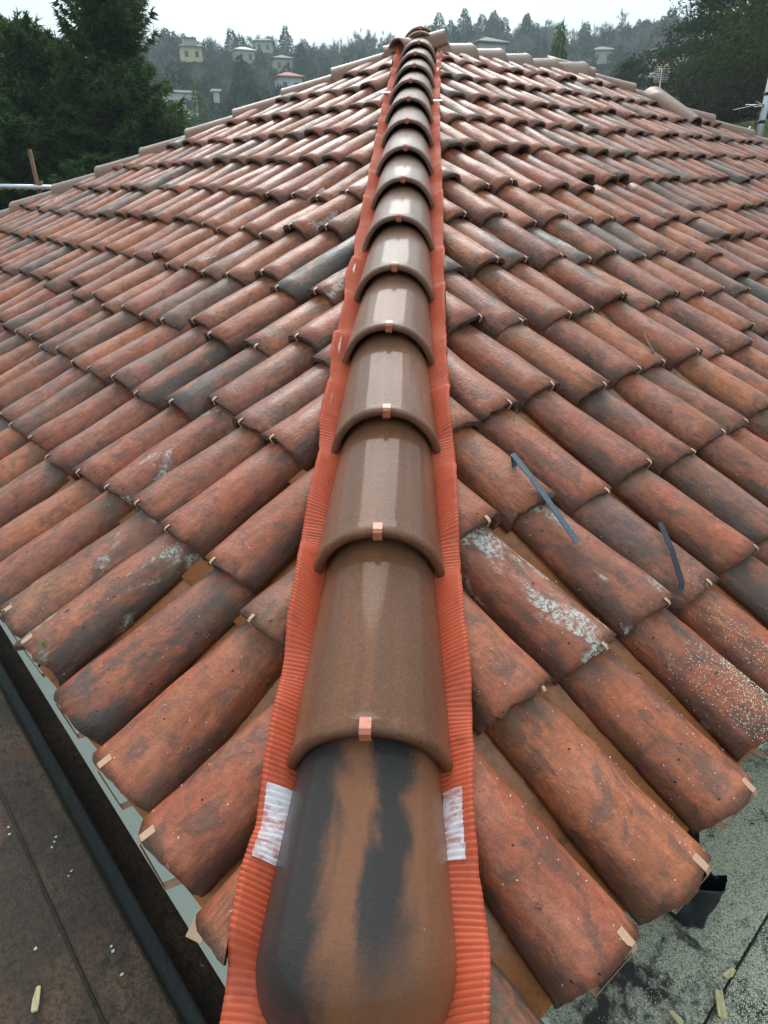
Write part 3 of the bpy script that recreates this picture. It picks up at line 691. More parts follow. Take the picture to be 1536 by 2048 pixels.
# ------------------------------------------------------------------ ribbed flashing draped over the covers
def flashing(side, s0, s1, ds, rib):
    ns = int((s1-s0)/ds); S = s0 + np.arange(ns+1)*ds; sg = -1 if side == 'L' else 1
    X = np.array([.075, .104, .112, .121, .130, .140, .149, .157]); nxp = len(X)
    wob = np.array([mnoise.noise(Vector((a_*5.5, sg*3, 0)))*.010 + mnoise.noise(Vector((a_*31, sg, 5)))*.002 for a_ in S])
    cx = np.interp(S, HS, HX)
    Hh = np.full((ns+1, nxp), -1.0)
    ue, up_, nm = [np.array(q) for q in (UE[side], UP[side], NM[side])]; c0 = np.array(C0)
    Tt = [T for T in tiles if T.s == side and (T.u - T.v*CA)*s2 < .55 and T.u < WE/2+.2]
    PX = cx[:, None] + sg*(X[None, :] + wob[:, None]*(X[None, :]/.160)**2)
    PY = S[:, None]*HD.y*np.ones_like(PX); Zr = Z0 - MH*(np.abs(PX)+np.abs(PY))
    P = np.stack([PX, PY, Zr], -1) - c0; Uc = P @ ue; Vc = P @ up_
    hs_ = np.zeros_like(Uc) + .075
    for T in Tt:
        du = Uc - (T.u+T.du); dv = Vc - T.v; m = (np.abs(du) < .095) & (dv > -.01) & (dv < TL)
        f = np.clip(dv/TL, 0, 1); W = T.W + .004 + (T.Wt-T.W)*f; xl = (du if side == 'R' else -du) + dv*math.sin(T.yaw); q = np.clip(1-(2*np.abs(xl)/W)**2.33, 0, 1); h = (H1*(1-.24*f))*q**.46 + .018 - .0275*dv + np.abs(T.roll)*.03
        hs_ = np.where(m & (q > 0), np.maximum(hs_, h + T.lift), hs_)
    Zs = Zr + hs_/CA + .004
    nw = max(1, int(.030/ds)); ker = np.hanning(2*nw+3); ker /= ker.sum(); L_n = len(S); base = Z0 + S*HD.z
    drape = []
    for k in (7, 7):
        col = Zs[:, k] - base; a_ = np.pad(col, nw, mode='edge'); mxf = np.max(np.stack([a_[i_:i_+L_n] for i_ in range(2*nw+1)]), 0)
        drape.append(np.convolve(np.pad(mxf, nw+1, mode='edge'), ker, mode='same')[nw+1:-(nw+1)])
    for k in range(nxp):
        x_ = X[k]; f_ = (x_-X[4])/(X[7]-X[4]); dr_ = drape[0]*(1-f_) + drape[1]*f_
        inner = .022; g_ = min(1, max(0, (x_-.108)/.052)); g_ = g_**.8
        raw = Zs[:, k].copy(); Zs[:, k] = base + inner*(1-g_) + dr_*g_
    ph = 2*np.pi*S/rib + np.array([mnoise.noise(Vector((a_*9, sg*7, 1)))*2.2 for a_ in S])
    tri = 2*np.abs(np.sin(ph/2))**.6 - 1.2
    am = .0017*(1 + .35*np.array([mnoise.noise(Vector((a_*60, sg, 2))) for a_ in S]))
    Zs += (tri*am)[:, None]
    PYs = PY - (X[None, :]-.12)*.10 + .0
    V = np.stack([PX, PYs, Zs], -1)
    V2 = V.copy(); V2[:, :, 2] -= .0025
    VV = np.concatenate([V.reshape(-1, 3), V2[:, -1, :]])
    F = []
    i_ = np.arange(ns)[:, None]*nxp; k_ = np.arange(nxp-1)[None, :]; a_ = (i_+k_).ravel()
    F = np.stack([a_, a_+1, a_+nxp+1, a_+nxp], 1) if sg > 0 else np.stack([a_, a_+nxp, a_+nxp+1, a_+1], 1)
    eb = (ns+1)*nxp; j_ = np.arange(ns); e1 = j_*nxp+nxp-1
    F2 = np.stack([e1, eb+j_, eb+j_+1, e1+nxp], 1) if sg > 0 else np.stack([e1, e1+nxp, eb+j_+1, eb+j_], 1)
    me = mesh('flashing_strip', VV, np.concatenate([F, F2]))
    link('flashing_strip', me, (M_FLASH,), ROOF, Matrix())
    return S, V
FL = {}
for sd_ in 'LR':
    FL[sd_] = flashing(sd_, -5.60, -.05, .0013, .0080)
# white sealant film pressed onto the ribs
for sd_, (sa, sb), (ka, kb) in (('L', (-5.285, -5.175), (2, 6)), ('R', (-5.262, -5.168), (2, 5))):
    S, V = FL[sd_]; ia, ib = np.searchsorted(S, sa), np.searchsorted(S, sb)
    sub = V[ia:ib, ka:kb+1].copy(); sub[:, :, 2] += .0016
    n0, n1 = sub.shape[:2]
    for a_ in range(n0): sub[a_, 0, 0] += rnd.uniform(-.001, .001); sub[a_, -1, 0] += rnd.uniform(-.001, .001)
    idx = np.arange(n0*n1).reshape(n0, n1); Fq = np.stack([idx[:-1, :-1], idx[:-1, 1:], idx[1:, 1:], idx[1:, :-1]], -1).reshape(-1, 4)
    link('sealant_patch', mesh('sealant_patch', sub.reshape(-1, 3), Fq), (M_TAPE,), ROOF, Matrix(), label='translucent white sealant film on the ribs')
for sd_, sq in (('R', -1.42), ('L', -1.30)):
    S, V = FL[sd_]; a_ = np.searchsorted(S, sq); p = Vector(V[a_, -2]) + Vector((0, 0, .006))
    link('foil_tab', bevel_box('foil_tab', .05, .035, .002, 0), (M_GALV if sd_ == 'L' else M_WHITE,), ROOF, Matrix.Translation(p) @ Matrix.Rotation(.3, 4, 'X'))
# flashing strips showing under the left hip, ridge and far hip caps
def small_flash(p0, p1, outw, dn):
    n_ = 90; V = []
    for a_ in range(n_+1):
        q = p0.lerp(p1, a_/n_); wv = .006*math.sin(a_*.9) + rnd.uniform(-.002, .002)
        for k, (o_, h_) in enumerate(((.05, .05), (.10, .02), (.14+wv, dn-.02+wv*.8))): V.append(q + outw*o_ + Vector((0, 0, h_)))
    F = [(a_*3+k, a_*3+k+1, a_*3+k+4, a_*3+k+3) for a_ in range(n_) for k in range(2)]
    link('flashing_strip', mesh('flashing_strip', V, F), (M_FLASH,), ROOF, Matrix())
small_flash(Vector((-.1, 0, Z0-.03)), Vector((-5.3, 0, Z0-MH*5.3)), Vector((0, -1, 0)), .036)
small_flash(Vector((.1, .1, Z0)), Vector((RL, RL, Z0)), Vector((s2, -s2, 0)), .03)
small_flash(Vector((RL, RL, Z0)), Vector((RL+5.3, RL, Z0-MH*5.3)), Vector((0, -1, 0)), .036)

# ------------------------------------------------------------------ eaves and scaffold decks
def bar_along(name, s, u0, u1, o, dz_, wd, ht, mat, bev=.004, parent=None, **kw):
    p = HP(s, (u0+u1)/2, o, dz_-ht/2)
    x = UE[s]; y = IN[s]; z = Vector((0, 0, 1)); 
    if x.cross(y).z < 0: y = -y
    me = bevel_box(name, u1-u0, wd, ht, bev)
    return link(name, me, (mat,), parent, frameM(p, x, y, z), **kw)
bar_along('fascia_board', 'L', .0, WE, .062, -.03,   .02, .185, M_WHITE, .002, ROOF)
bar_along('fascia_board', 'R', .05, WE+RIDGE, .10, -.03, .02, .20, M_DSTEEL, .002, ROOF)
# copper gutter bracket plates near the left corner
for u_, v_ in ((.345, .035), (.17, .03)):
    mw = frameM(RP('L', u_, v_, .006), -UE['L'], UP['L'], NM['L']) @ Matrix.Rotation(.4, 4, 'Z')
    link('copper_plate', bevel_box('copper_plate', .030, .045, .002, .0005), (M_COPPER,), ROOF, mw)
# left scaffold
LPL = [bar_along('scaffold_plank', 'L', -.6, 2.6, -.062, -.30, .093, .045, M_WOOD, .004, label='narrow wet dark plank beside the left eaves, next to the black beam', cat='plank', group='scaffold planks'),
  bar_along('scaffold_plank', 'L', -.6, 2.6, -.215, -.302, .205, .045, M_WOOD, .004, label='wide wet dark plank in the bottom left corner, outermost on the left', cat='plank', group='scaffold planks')]
bar_along('scaffold_plank', 'L', -.6, 2.6, -.425, -.304, .205, .045, M_WOOD, .004, label='wet dark plank outside the wide one on the left, beyond the frame', cat='plank', group='scaffold planks')
bar_along('scaffold_beam', 'L', -.6, 2.8, .006, -.322, .026, .09, M_BLACK, .003, label='thin black tarred beam between the left planks and the white fascia', cat='beam')  # plank side is barely lit; its shade is built as a black bar
bar_along('scaffold_plank', 'L', -.6, 2.8, .075, -.43, .10, .045, M_WOOD, .004, label='lower charred dark plank in the gap under the white left fascia', cat='plank', group='scaffold planks')  # extra board put in where the gap is dark with wall shadow
# right scaffold
RD = -.29
lab = ['dust covered dark plank directly under the right eaves', 'dust covered dark plank in the bottom right corner', 'dark plank outside the bottom right corner plank']
for k, (o_, w_) in enumerate(((.02, .375), (-.272, .200), (-.480, .205))):
    bar_along('scaffold_plank', 'R', -.3, 3.2, o_, RD-.001*k, w_, .045, M_DUSTY, .004, label=lab[k], cat='plank', group='scaffold planks')
# sawdust flakes on the right planks and a little on the lowest tiles
fl = []
def dens(u, o):
    q = Vector((u*3.2, o*3.2, 1.3)); a_ = mnoise.noise(q*1.2) + .5*mnoise.noise(q*3.7) + .3*mnoise.noise(q*9)
    line = math.exp(-((o+.055+.20*(u-.62))/.020)**2) + math.exp(-((o+.135-.5*(u-.70))/.014)**2)*(u < .82) + 1.3*math.exp(-(((u-.60)/.085)**2+((o+.155)/.055)**2))
    return .72 + .75*a_ - .75*line
cnt = 0
while cnt < 70000:
    u, o_ = rnd.uniform(.25, 1.6), rnd.uniform(-.36, .06)
    if rnd.random() > dens(u, o_): continue
    if abs(o_+.170) < .003: continue
    p = HP('R', u, o_, RD + .0008 + rnd.random()*.0015); a_ = rnd.uniform(0, 6.28); L_ = rnd.uniform(.0012, .0042); W_ = rnd.uniform(.00025, .0006)
    dx = Vector((math.cos(a_), math.sin(a_), rnd.uniform(-.1, .3)))*L_; dy = Vector((-math.sin(a_), math.cos(a_), rnd.uniform(-.3, .3)))*W_
    fl.append((p-dx*.5-dy, p+dx*.5-dy*.4, p+dx*.5+dy, p-dx*.5+dy)); cnt += 1
FV = np.array([[tuple(q) for q in f] for f in fl], dtype=np.float32).reshape(-1, 3)
link('sawdust', mesh('sawdust', FV, np.arange(len(FV)).reshape(-1, 4), False), (M_DUST,), None, Matrix(), label='pale sawdust strewn over the dark planks at bottom right', kind='stuff')
fl = []
def strew(s, u0, u1, v0, v1, n_, h=.03):
    for _ in range(n_):
        u, v = rnd.uniform(u0, u1), rnd.triangular(v0, v1, v0)
        best = None
        for T in tiles:
            if T.s == s and abs(u-T.u-T.du) < T.W*.40 and 0 < v-T.v < .33:
                f = (v-T.v)/TL; W = T.W+(T.Wt-T.W)*f; q = max(0, 1-(2*(u-T.u-T.du)/W)**2); hh_ = .012+T.lift+H1*(1-.24*f)*q**.46 - .0275*(v-T.v) + .003
                best = hh_ if best is None else max(best, hh_)
        if best is None: continue
        p = RP(s, u, v, best); a_ = rnd.uniform(0, 6.28); L_ = rnd.uniform(.0010, .0034); W_ = rnd.uniform(.0003, .0007)
        dx = (UE[s]*math.cos(a_)+UP[s]*math.sin(a_))*L_; dy = (UP[s]*math.cos(a_)-UE[s]*math.sin(a_))*W_
        fl.append((p-dx*.5-dy, p+dx*.5-dy, p+dx*.5+dy, p-dx*.5+dy))
strew('R', .86, 1.15, -.06, .26, 2600); strew('R', .3, 1.3, -.06, .5, 300); strew('L', .25, 1.2, .05, .6, 110)
FV = np.array([[tuple(q) for q in f] for f in fl], dtype=np.float32).reshape(-1, 3)
link('tile_sawdust', mesh('tile_sawdust', FV, np.arange(len(FV)).reshape(-1, 4), False), (M_DUST,), None, Matrix(), label='fine wood dust specks on the lowest roof tiles', kind='stuff')

def tris_arr(name, L_):
    A_2 = np.array([[tuple(q) for q in t_] for t_ in L_], dtype=np.float32); return mesh(name, A_2.reshape(-1, 3), np.arange(len(L_)*3).reshape(-1, 3), False)
def shard(name, L_, W_, T_, seed, mw, mat, label, cat, group=None):
    bm = bmesh.new(); bmesh.ops.create_cube(bm, size=1); bmesh.ops.subdivide_edges(bm, edges=bm.edges[:], cuts=3, use_grid_fill=True)
    for v in bm.verts:
        n_ = mnoise.noise(v.co*3+Vector((seed, 0, 0))); taper = 1 - .45*max(0, v.co.x+.1)
        v.co = Vector((v.co.x*L_*(1+.15*mnoise.noise(Vector((v.co.y*9, seed, 0)))), v.co.y*W_*taper*(1+.4*n_), v.co.z*T_*(1+.8*n_)))
    me = bpy.data.meshes.new(name); bm.to_mesh(me); bm.free()
    return link(name, me, (mat,), None, mw, label=label, cat=cat, group=group)
def onR(u, o, a, dz_=.004): return Matrix.Translation(HP('R', u, o, RD+dz_)) @ Matrix.Rotation(a, 4, 'Z')
shard('wood_splinter', .042, .013, .005, 1, onR(.675, -.175, 1.35), M_CHIP, 'thick yellow wood splinter nearest the bottom right corner', 'splinter', 'wood splinters')
shard('wood_splinter', .026, .010, .004, 3, onR(.735, -.165, .6), M_CHIP, 'small yellow splinter beside the thicker one at bottom right', 'splinter', 'wood splinters')
shard('wood_splinter', .035, .016, .003, 5, onR(.425, .0, 1.6, .003), M_WHITE, 'pale flat splinter on the plank under the lowest right tile', 'splinter', 'wood splinters')
shard('wood_splinter', .022, .009, .004, 7, onR(.60, -.135, 2.2), M_CHIP, 'tiny tan splinter on the bare patch of dark plank', 'splinter', 'wood splinters')
shard('bark_scrap', .040, .010, .004, 9, Matrix.Translation(HP('L', .62, -.185, -.297)) @ Matrix.Rotation(1.9, 4, 'Z'), M_CHIP, 'straw coloured scrap on the wide plank at bottom left', 'scrap')
# bird-white spots on left planks
k_ = 0
for (u_, o_) in ((.925, -.055), (.915, -.062), (.905, -.070), (.822, -.058), (.815, -.066), (.62, -.055), (.61, -.056), (.56, -.060), (1.02, -.125), (1.0, -.128), (.42, -.05), (.71, -.16)):
    bm = bmesh.new(); bmesh.ops.create_circle(bm, cap_ends=True, radius=rnd.uniform(.0022, .0042), segments=9)
    for v in bm.verts: v.co *= rnd.uniform(.6, 1.3)
    ex = bmesh.ops.extrude_face_region(bm, geom=bm.faces[:]); bmesh.ops.translate(bm, vec=(0, 0, .0008), verts=[v for v in ex['geom'] if isinstance(v, bmesh.types.BMVert)]); bmesh.ops.recalc_face_normals(bm, faces=bm.faces[:])
    me = bpy.data.meshes.new('paint_spot'); bm.to_mesh(me); bm.free()
    link('paint_spot', me, (M_WHITE,), LPL[0] if o_ > -.109 else LPL[1], Matrix.Translation(HP('L', u_, o_, -.2985)))
# torn black gutter stub
def stub():
    V, F = [], []; n_ = 28; rows = 7
    for side in (0, 1):
        for j in range(rows):
            f = j/(rows-1)
            for k in range(n_):
                a_ = 2*math.pi*k/n_; r_ = (.036 - .006*(1-f)) - .0014*side + .010*mnoise.noise(Vector((math.cos(a_)*1.7, math.sin(a_)*1.7, f*2.5))); top = (.012*mnoise.noise(Vector((math.cos(a_)*2.3, math.sin(a_)*2.3, 3))) + .010*mnoise.noise(Vector((math.cos(a_)*7, math.sin(a_)*7, 1)))) if j == rows-1 else 0
                V.append((math.cos(a_)*r_*(1.15), math.sin(a_)*r_*.85, -.075+f*.095+top))
    A = lambda s_, j, k: s_*rows*n_+j*n_+k % n_
    for j in range(rows-1):
        for k in range(n_): F.append((A(0, j, k), A(0, j, k+1), A(0, j+1, k+1), A(0, j+1, k))); F.append((A(1, j, k), A(1, j+1, k), A(1, j+1, k+1), A(1, j, k+1)))
    for k in range(n_): F.append((A(0, rows-1, k), A(0, rows-1, k+1), A(1, rows-1, k+1), A(1, rows-1, k)))
    F.append([A(1, 0, k) for k in range(n_)])
    return mesh('pipe_stub', V, F)
g = thing('gutter_stub', 'torn black metal gutter end sticking out under the lowest right tiles', 'gutter', tuple(HP('R', .80, -.045, -.28)))
link('pipe', stub(), (M_DSTEEL,), g, Matrix.Translation(HP('R', .800, -.068, -.215)) @ Matrix.Rotation(.25, 4, 'Y') @ Matrix.Rotation(-.2, 4, 'X'))
link('tongue', ribbon('tongue', [(0, 0, 0), (.02, .01, .015), (.05, .012, .012), (.066, .016, -.01)], (.3, 1, 0), .028, .0015), (M_DSTEEL,), g, Matrix.Translation(HP('R', .80, -.035, -.13)) @ Matrix.Rotation(.9, 4, 'Z'))
link('gutter_trough', ribbon('gutter_trough', [HP('R', u_, .03+.008*math.sin(u_*20), -.13) for u_ in (.55, .7, .85, 1.0, 1.6, 3.0, 5.0)], (IN['R']+Vector((0, 0, .3))), .06, .002), (M_DSTEEL,), g, Matrix())

crumbs = []
for _ in range(900):
    s_ = rnd.choice('LR'); u, v = rnd.uniform(.25, 2.6), rnd.uniform(0, 2.2)
    if (u - v*CA)*s2 < .19: continue
    best = .006
    for T in tiles:
        if T.s == s_ and abs(u-T.u-T.du) < T.W*.5 and 0 < v-T.v < .34:
            f = (v-T.v)/TL; W = T.W+(T.Wt-T.W)*f; q = max(0, 1-(2*abs(u-T.u-T.du)/W)**2.33); best = max(best, .012+T.lift+H1*(1-.24*f)*q**.46 - .0275*(v-T.v))
    if best > .045 and rnd.random() < .55: continue
    p = RP(s_, u, v, best+.0005); r_ = rnd.uniform(.0010, .0030); a_ = rnd.uniform(0, 6.28)
    e1 = (UE[s_]*math.cos(a_)+UP[s_]*math.sin(a_))*r_*rnd.uniform(1, 3.2); e2 = (UP[s_]*math.cos(a_)-UE[s_]*math.sin(a_))*r_*.7; e3 = NM[s_]*r_*.8
    crumbs += [(p-e1-e2, p+e1-e2, p+e3), (p+e1-e2, p+e2, p+e3), (p+e2, p-e1-e2, p+e3)]
link('debris', tris_arr('debris', crumbs), (M_LIP,), None, Matrix(), label='dark crumbs and needles caught between the old tiles', kind='stuff')
# moss tuft and dirt on the tile at the left edge
def blob(name, r_, seed, p, mat, label, cat, n_=220):
    V, F = [], []
    for _ in range(n_):
        d = Vector((rnd.gauss(0, 1), rnd.gauss(0, 1), abs(rnd.gauss(0, .8)))).normalized()*r_*rnd.uniform(.3, 1)
        a_ = Vector((rnd.uniform(-1, 1), rnd.uniform(-1, 1), rnd.uniform(-1, 1)))*r_*.18; b_ = Vector((rnd.uniform(-1, 1), rnd.uniform(-1, 1), rnd.uniform(-1, 1)))*r_*.18
        b = len(V); V += [d, d+a_, d+b_]; F.append((b, b+1, b+2))
    link(name, mesh(name, V, F, False), (mat,), None, Matrix.Translation(p), label=label, cat=cat)
def on_tile(s, c, i, du, dv, extra=.0):
    for T in tiles:
        if (T.s, T.c, T.i) == (s, c, i):
            f = dv/TL; W = T.W+(T.Wt-T.W)*f; q = max(0, 1-(2*du/W)**2)
            return RP(s, T.u+T.du+du, T.v+dv, .012+T.lift+H1*(1-.24*f)*q**.46 - .0275*dv + extra)
blob('moss_tuft', .008, 1, on_tile('L', 0, 4, -.030, .035), M_MOSS, 'small bright yellow green moss tuft on the left eaves tile', 'moss')
blob('dirt_clump', .008, 2, on_tile('R', 0, 0, -.042, .105), M_BLACK, 'black dirt clump on the lowest right tile', 'dirt', 120)

# bent straps left on the right slope
def strap(name, pts, wd, width, mat, label, th=.0018):
    link(name, ribbon(name, pts, wd, width, th), (mat,), None, Matrix(), label=label, cat='metal strap', group='loose metal straps on the right slope')
strap('metal_strap', [RP('R', 1.012, .660, .045), RP('R', 1.000, .704, .112), RP('R', .985, .63, .112), RP('R', .947, .452, .100)], UE['R'], .017, M_BSTEEL, 'blue grey perforated metal strap lying down the slope right of the hip')
strap('metal_strap', [RP('R', 1.204, .392, .100), RP('R', 1.150, .330, .105), RP('R', 1.092, .262, .099), RP('R', 1.080, .252, .094), RP('R', 1.068, .250, .092), RP('R', 1.020, .262, .080)], Vector((1, .25, 0)), .013, M_DSTEEL, 'black bent metal strap resting on the dark grey tile')
strap('metal_strap', [RP('R', 1.99, .955, .100), RP('R', 1.945, .905, .102), RP('R', 1.925, .868, .098), RP('R', 1.87, .850, .085)], UE['R'], .010, M_RUST, 'short rusty curved metal strap higher up the right slope')
strap('metal_strap', [RP('R', 1.88, 1.435, .070), RP('R', 1.935, 1.375, .055)], UP['R'], .022, M_BSTEEL, 'blue metal strap end poking out between tiles near the middle of the right slope')

# ------------------------------------------------------------------ background
def azel(az, el, D, dz_=0.0):
    a_, e_ = R(az), R(el); return Vector((CAM.x + math.sin(a_)*D, CAM.y + math.cos(a_)*D, CAM.z + math.tan(e_)*D + dz_))
def ground_h(x, y):
    dx, dy = x-CAM.x, y-CAM.y; d = math.hypot(dx, dy); az = math.degrees(math.atan2(dx, dy))
    t_ = max(0, min(1, (az+6)/10)); EL = (-3.2, -1.6, 1.0, 2.9, 5.0, 6.6+.7*t_, 6.9+.8*t_+.6*math.exp(-((az-4)/4)**2))
    el_ = np.interp(d, (75, 100, 130, 165, 215, 275, 295), EL); base = -.2 if d < 40 else -.2 - 5*min(1, (d-40)/50)
    if abs(az) > 60: el_ *= max(0, 1-(abs(az)-60)/30); 
    f = min(1, max(0, (d-78)/20)); f = f*f*(3-2*f)
    h = base*(1-f) + f*(CAM.z + min(d, 295)*math.tan(math.radians(el_)) + 2.2*mnoise.noise(Vector((x*.014, y*.014, 0)))*min(1, d/200) + .6*math.sin(az*.9))
    if abs(az) > 90: h = base
    if d > 295: h -= (d-295)*.06
    # the bank that rises behind the right edge
    if az > 12 and d > 20:
        g_ = min(1, (az-12)/9)*min(1, max(0, (d-22)/34)); h = max(h, base*(1-g_) + g_*11.5) if d < 150 else h
    return h
bm = bmesh.new(); NA, ND = 96, 70
ring = [2+ (k/ND)**2.2*2200 for k in range(ND+1)]; ring = sorted(set(ring + [100+10*k for k in range(24)])); rows_ = []
bm_v = [[bm.verts.new((CAM.x+math.sin(2*math.pi*a_/NA)*d, CAM.y+math.cos(2*math.pi*a_/NA)*d, (ground_h(CAM.x+math.sin(2*math.pi*a_/NA)*d, CAM.y+math.cos(2*math.pi*a_/NA)*d)) if d < 600 else -8)) for a_ in range(NA)] for d in ring]
cvt = bm.verts.new((CAM.x, CAM.y, -.2))
for a_ in range(NA): bm.faces.new((cvt, bm_v[0][(a_+1) % NA], bm_v[0][a_]))
for i_ in range(len(ring)-1):
    for a_ in range(NA): bm.faces.new((bm_v[i_][a_], bm_v[i_][(a_+1) % NA], bm_v[i_+1][(a_+1) % NA], bm_v[i_+1][a_]))
bmesh.ops.recalc_face_normals(bm, faces=bm.faces[:])
me = bpy.data.meshes.new('ground'); bm.to_mesh(me); bm.free()
for p in me.polygons: p.use_smooth = True
if me.polygons[0].normal.z < 0: me.flip_normals()
link('ground', me, (M_GROUND,), None, Matrix(), kind='structure')

def tris_mesh(name, T_): # T_ (n,3,3)
    T_ = np.asarray(T_, dtype=np.float32); return mesh(name, T_.reshape(-1, 3), np.arange(len(T_)*3).reshape(-1, 3), False)
def limb(p0, p1, r0, r1, seg=4):
    p0, p1 = np.array(p0, float), np.array(p1, float); d = p1-p0; d /= np.linalg.norm(d)+1e-9
    a_ = np.cross(d, [.3, .5, .8]); a_ /= np.linalg.norm(a_)+1e-9; b = np.cross(d, a_); out_ = []
    for j in range(seg):
        t0, t1 = 2*math.pi*j/seg, 2*math.pi*(j+1)/seg
        q = [p0+(a_*math.cos(t0)+b*math.sin(t0))*r0, p0+(a_*math.cos(t1)+b*math.sin(t1))*r0, p1+(a_*math.cos(t1)+b*math.sin(t1))*r1, p1+(a_*math.cos(t0)+b*math.sin(t0))*r1]
        out_ += [(q[0], q[1], q[2]), (q[0], q[2], q[3])]
    return out_
def sprigs(C, D_, L_, W_, g, per=3):
    """needle sprigs: at centre C (n,3), direction D_ (n,3), thin crossed blades"""
    n = len(C); out_ = []
    for k in range(per):
        r_ = g.normal(size=(n, 3)); s_ = np.cross(D_, r_); s_ /= np.linalg.norm(s_, axis=1, keepdims=True)+1e-9
        dd = D_ + g.normal(size=(n, 3))*.38; dd /= np.linalg.norm(dd, axis=1, keepdims=True)
        L = (L_*g.uniform(.6, 1.2, n))[:, None]; W = (W_*g.uniform(.7, 1.2, n))[:, None]
        out_.append(np.stack([C - s_*W, C + s_*W, C + dd*L], 1))
    return np.concatenate(out_)
def tree_obj(kind_name, parts_, label, cat, mw_loc, rotz=0.0, sc_=1.0, group=None):
    t_ = thing(kind_name, label, cat, tuple(mw_loc), group); t_.rotation_euler = (0, 0, rotz); t_.scale = (sc_, sc_, sc_) if not hasattr(sc_, '__len__') else sc_
    for nm_, me_ in parts_:
        o_ = bpy.data.objects.new(nm_, me_); COL.objects.link(o_); o_.parent = t_
    return t_
def spruce_parts(seed, H=13., Rb=1.9, whorl=.27, per_wh=14, L_=.23, W_=.030, dens=17):
    g = np.random.default_rng(seed); tr = limb((0, 0, 0), (0, 0, H*.55), .20, .11, 8) + limb((0, 0, H*.55), (0, 0, H), .11, .012, 6); C, D_ = [], []
    z = .8; brs = []
    while z < H-.25:
        f = (H-z)/H; rad = Rb*min(1, (f*2.3))**.75*(.93+.14*math.sin(z*2.1+seed))
        if f > .55: rad = Rb*(1.0-.12*(f-.55))
        for b in range(per_wh):
            az = g.uniform(0, 2*math.pi); r_ = rad*g.uniform(.62, 1.12)*(1+.18*math.sin(az*3+z*.9+seed)); z0 = z+g.uniform(-.15, .15); droop = -.20 if f > .25 else .35
            n_ = max(4, int(dens*r_/1.5+3)); t = np.linspace(.18, 1, n_)
            px = np.cos(az)*r_*t; py = np.sin(az)*r_*t; pz = z0 + droop*r_*t + .30*r_*t**3
            brs.append(((0, 0, z0), (px[-1], py[-1], pz[-1])))
            base = np.stack([px, py, pz], 1)
            for m_ in range(3):
                side = g.uniform(-1, 1, n_)*(.30*r_*(1.15-t)+.05); off = np.stack([-np.sin(az)*side, np.cos(az)*side, -np.abs(side)*.35 + g.normal(0, .03, n_)], 1)
                d_ = np.stack([np.cos(az)*np.ones(n_) - np.sin(az)*np.sign(side)*.7, np.sin(az)*np.ones(n_) + np.cos(az)*np.sign(side)*.7, g.uniform(-.9, .35, n_)], 1)
                d_ /= np.linalg.norm(d_, axis=1, keepdims=True); C.append(base+off); D_.append(d_)
            # upturned tip
            C.append(base[-1:]); D_.append(np.array([[np.cos(az)*.6, np.sin(az)*.6, .6]]))
        z += whorl*(.8 if f < .4 else 1)
    C = np.concatenate(C); D_ = np.concatenate(D_)
    T_ = sprigs(C, D_, L_, W_, g, 4)
    for p0, p1 in brs: tr += limb(p0, p1, .022, .006, 3)
    me_c = tris_mesh('crown', T_); me_c.materials.append(M_SPRUCE); me_t = tris_mesh('trunk', np.array(tr)); me_t.materials.append(M_BARK)
    return [('crown', me_c), ('trunk', me_t)]
def cedar_parts(seed, H=15., Rb=6., mat=None, n_limb=46, pad_n=26, blades=60, bl=.28, upright=.14, name='crown', zlow=.16):
    g = np.random.default_rng(seed); tr = limb((0, 0, 0), (g.normal(0, .2), g.normal(0, .2), H*.95), H*.022, .04, 7); C, D_ = [], []
    for k in range(n_limb):
        f = (k+.5)/n_limb; z0 = H*(zlow+(.97-zlow)*f); az = k*2.4+g.uniform(-.5, .5); r_ = Rb*(1-f)**.62*g.uniform(.6, 1.12)+.5
        t = np.linspace(.12, 1, 8); pz = z0 + upright*r_*t - .06*r_*t**2*2; P_ = np.stack([np.cos(az)*r_*t, np.sin(az)*r_*t, pz], 1)
        for a_ in range(7): tr += limb(P_[a_], P_[a_+1], .09*(1-t[a_])*(1-f*.6)+.02, .09*(1-t[a_+1])*(1-f*.6)+.015, 3)
        for j in range(pad_n):
            tt = g.uniform(.25, 1.02); side = g.normal(0, .20)*r_*(1.1-tt*.5); c = np.array([np.cos(az)*r_*tt - np.sin(az)*side, np.sin(az)*r_*tt + np.cos(az)*side, np.interp(tt, t, pz) - abs(side)*.12 + g.normal(0, .08)])
            n_ = blades; rr = .30+.10*Rb/6
            off = np.stack([g.normal(0, rr*1.3, n_), g.normal(0, rr*1.3, n_), g.normal(0, rr*.16, n_)], 1)
            off[:, 2] -= .10*np.hypot(off[:, 0], off[:, 1])
            C.append(c+off); d_ = np.stack([np.cos(az)+g.normal(0, .8, n_), np.sin(az)+g.normal(0, .8, n_), g.normal(-.12, .35, n_)], 1); D_.append(d_/np.linalg.norm(d_, axis=1, keepdims=True))
    T_ = sprigs(np.concatenate(C), np.concatenate(D_), bl, bl*.17, g, 1)
    me_c = tris_mesh('crown', T_); me_c.materials.append(mat or M_CEDAR); me_t = tris_mesh('trunk', np.array(tr)); me_t.materials.append(M_BARK)
    return [('crown', me_c), ('trunk', me_t)]
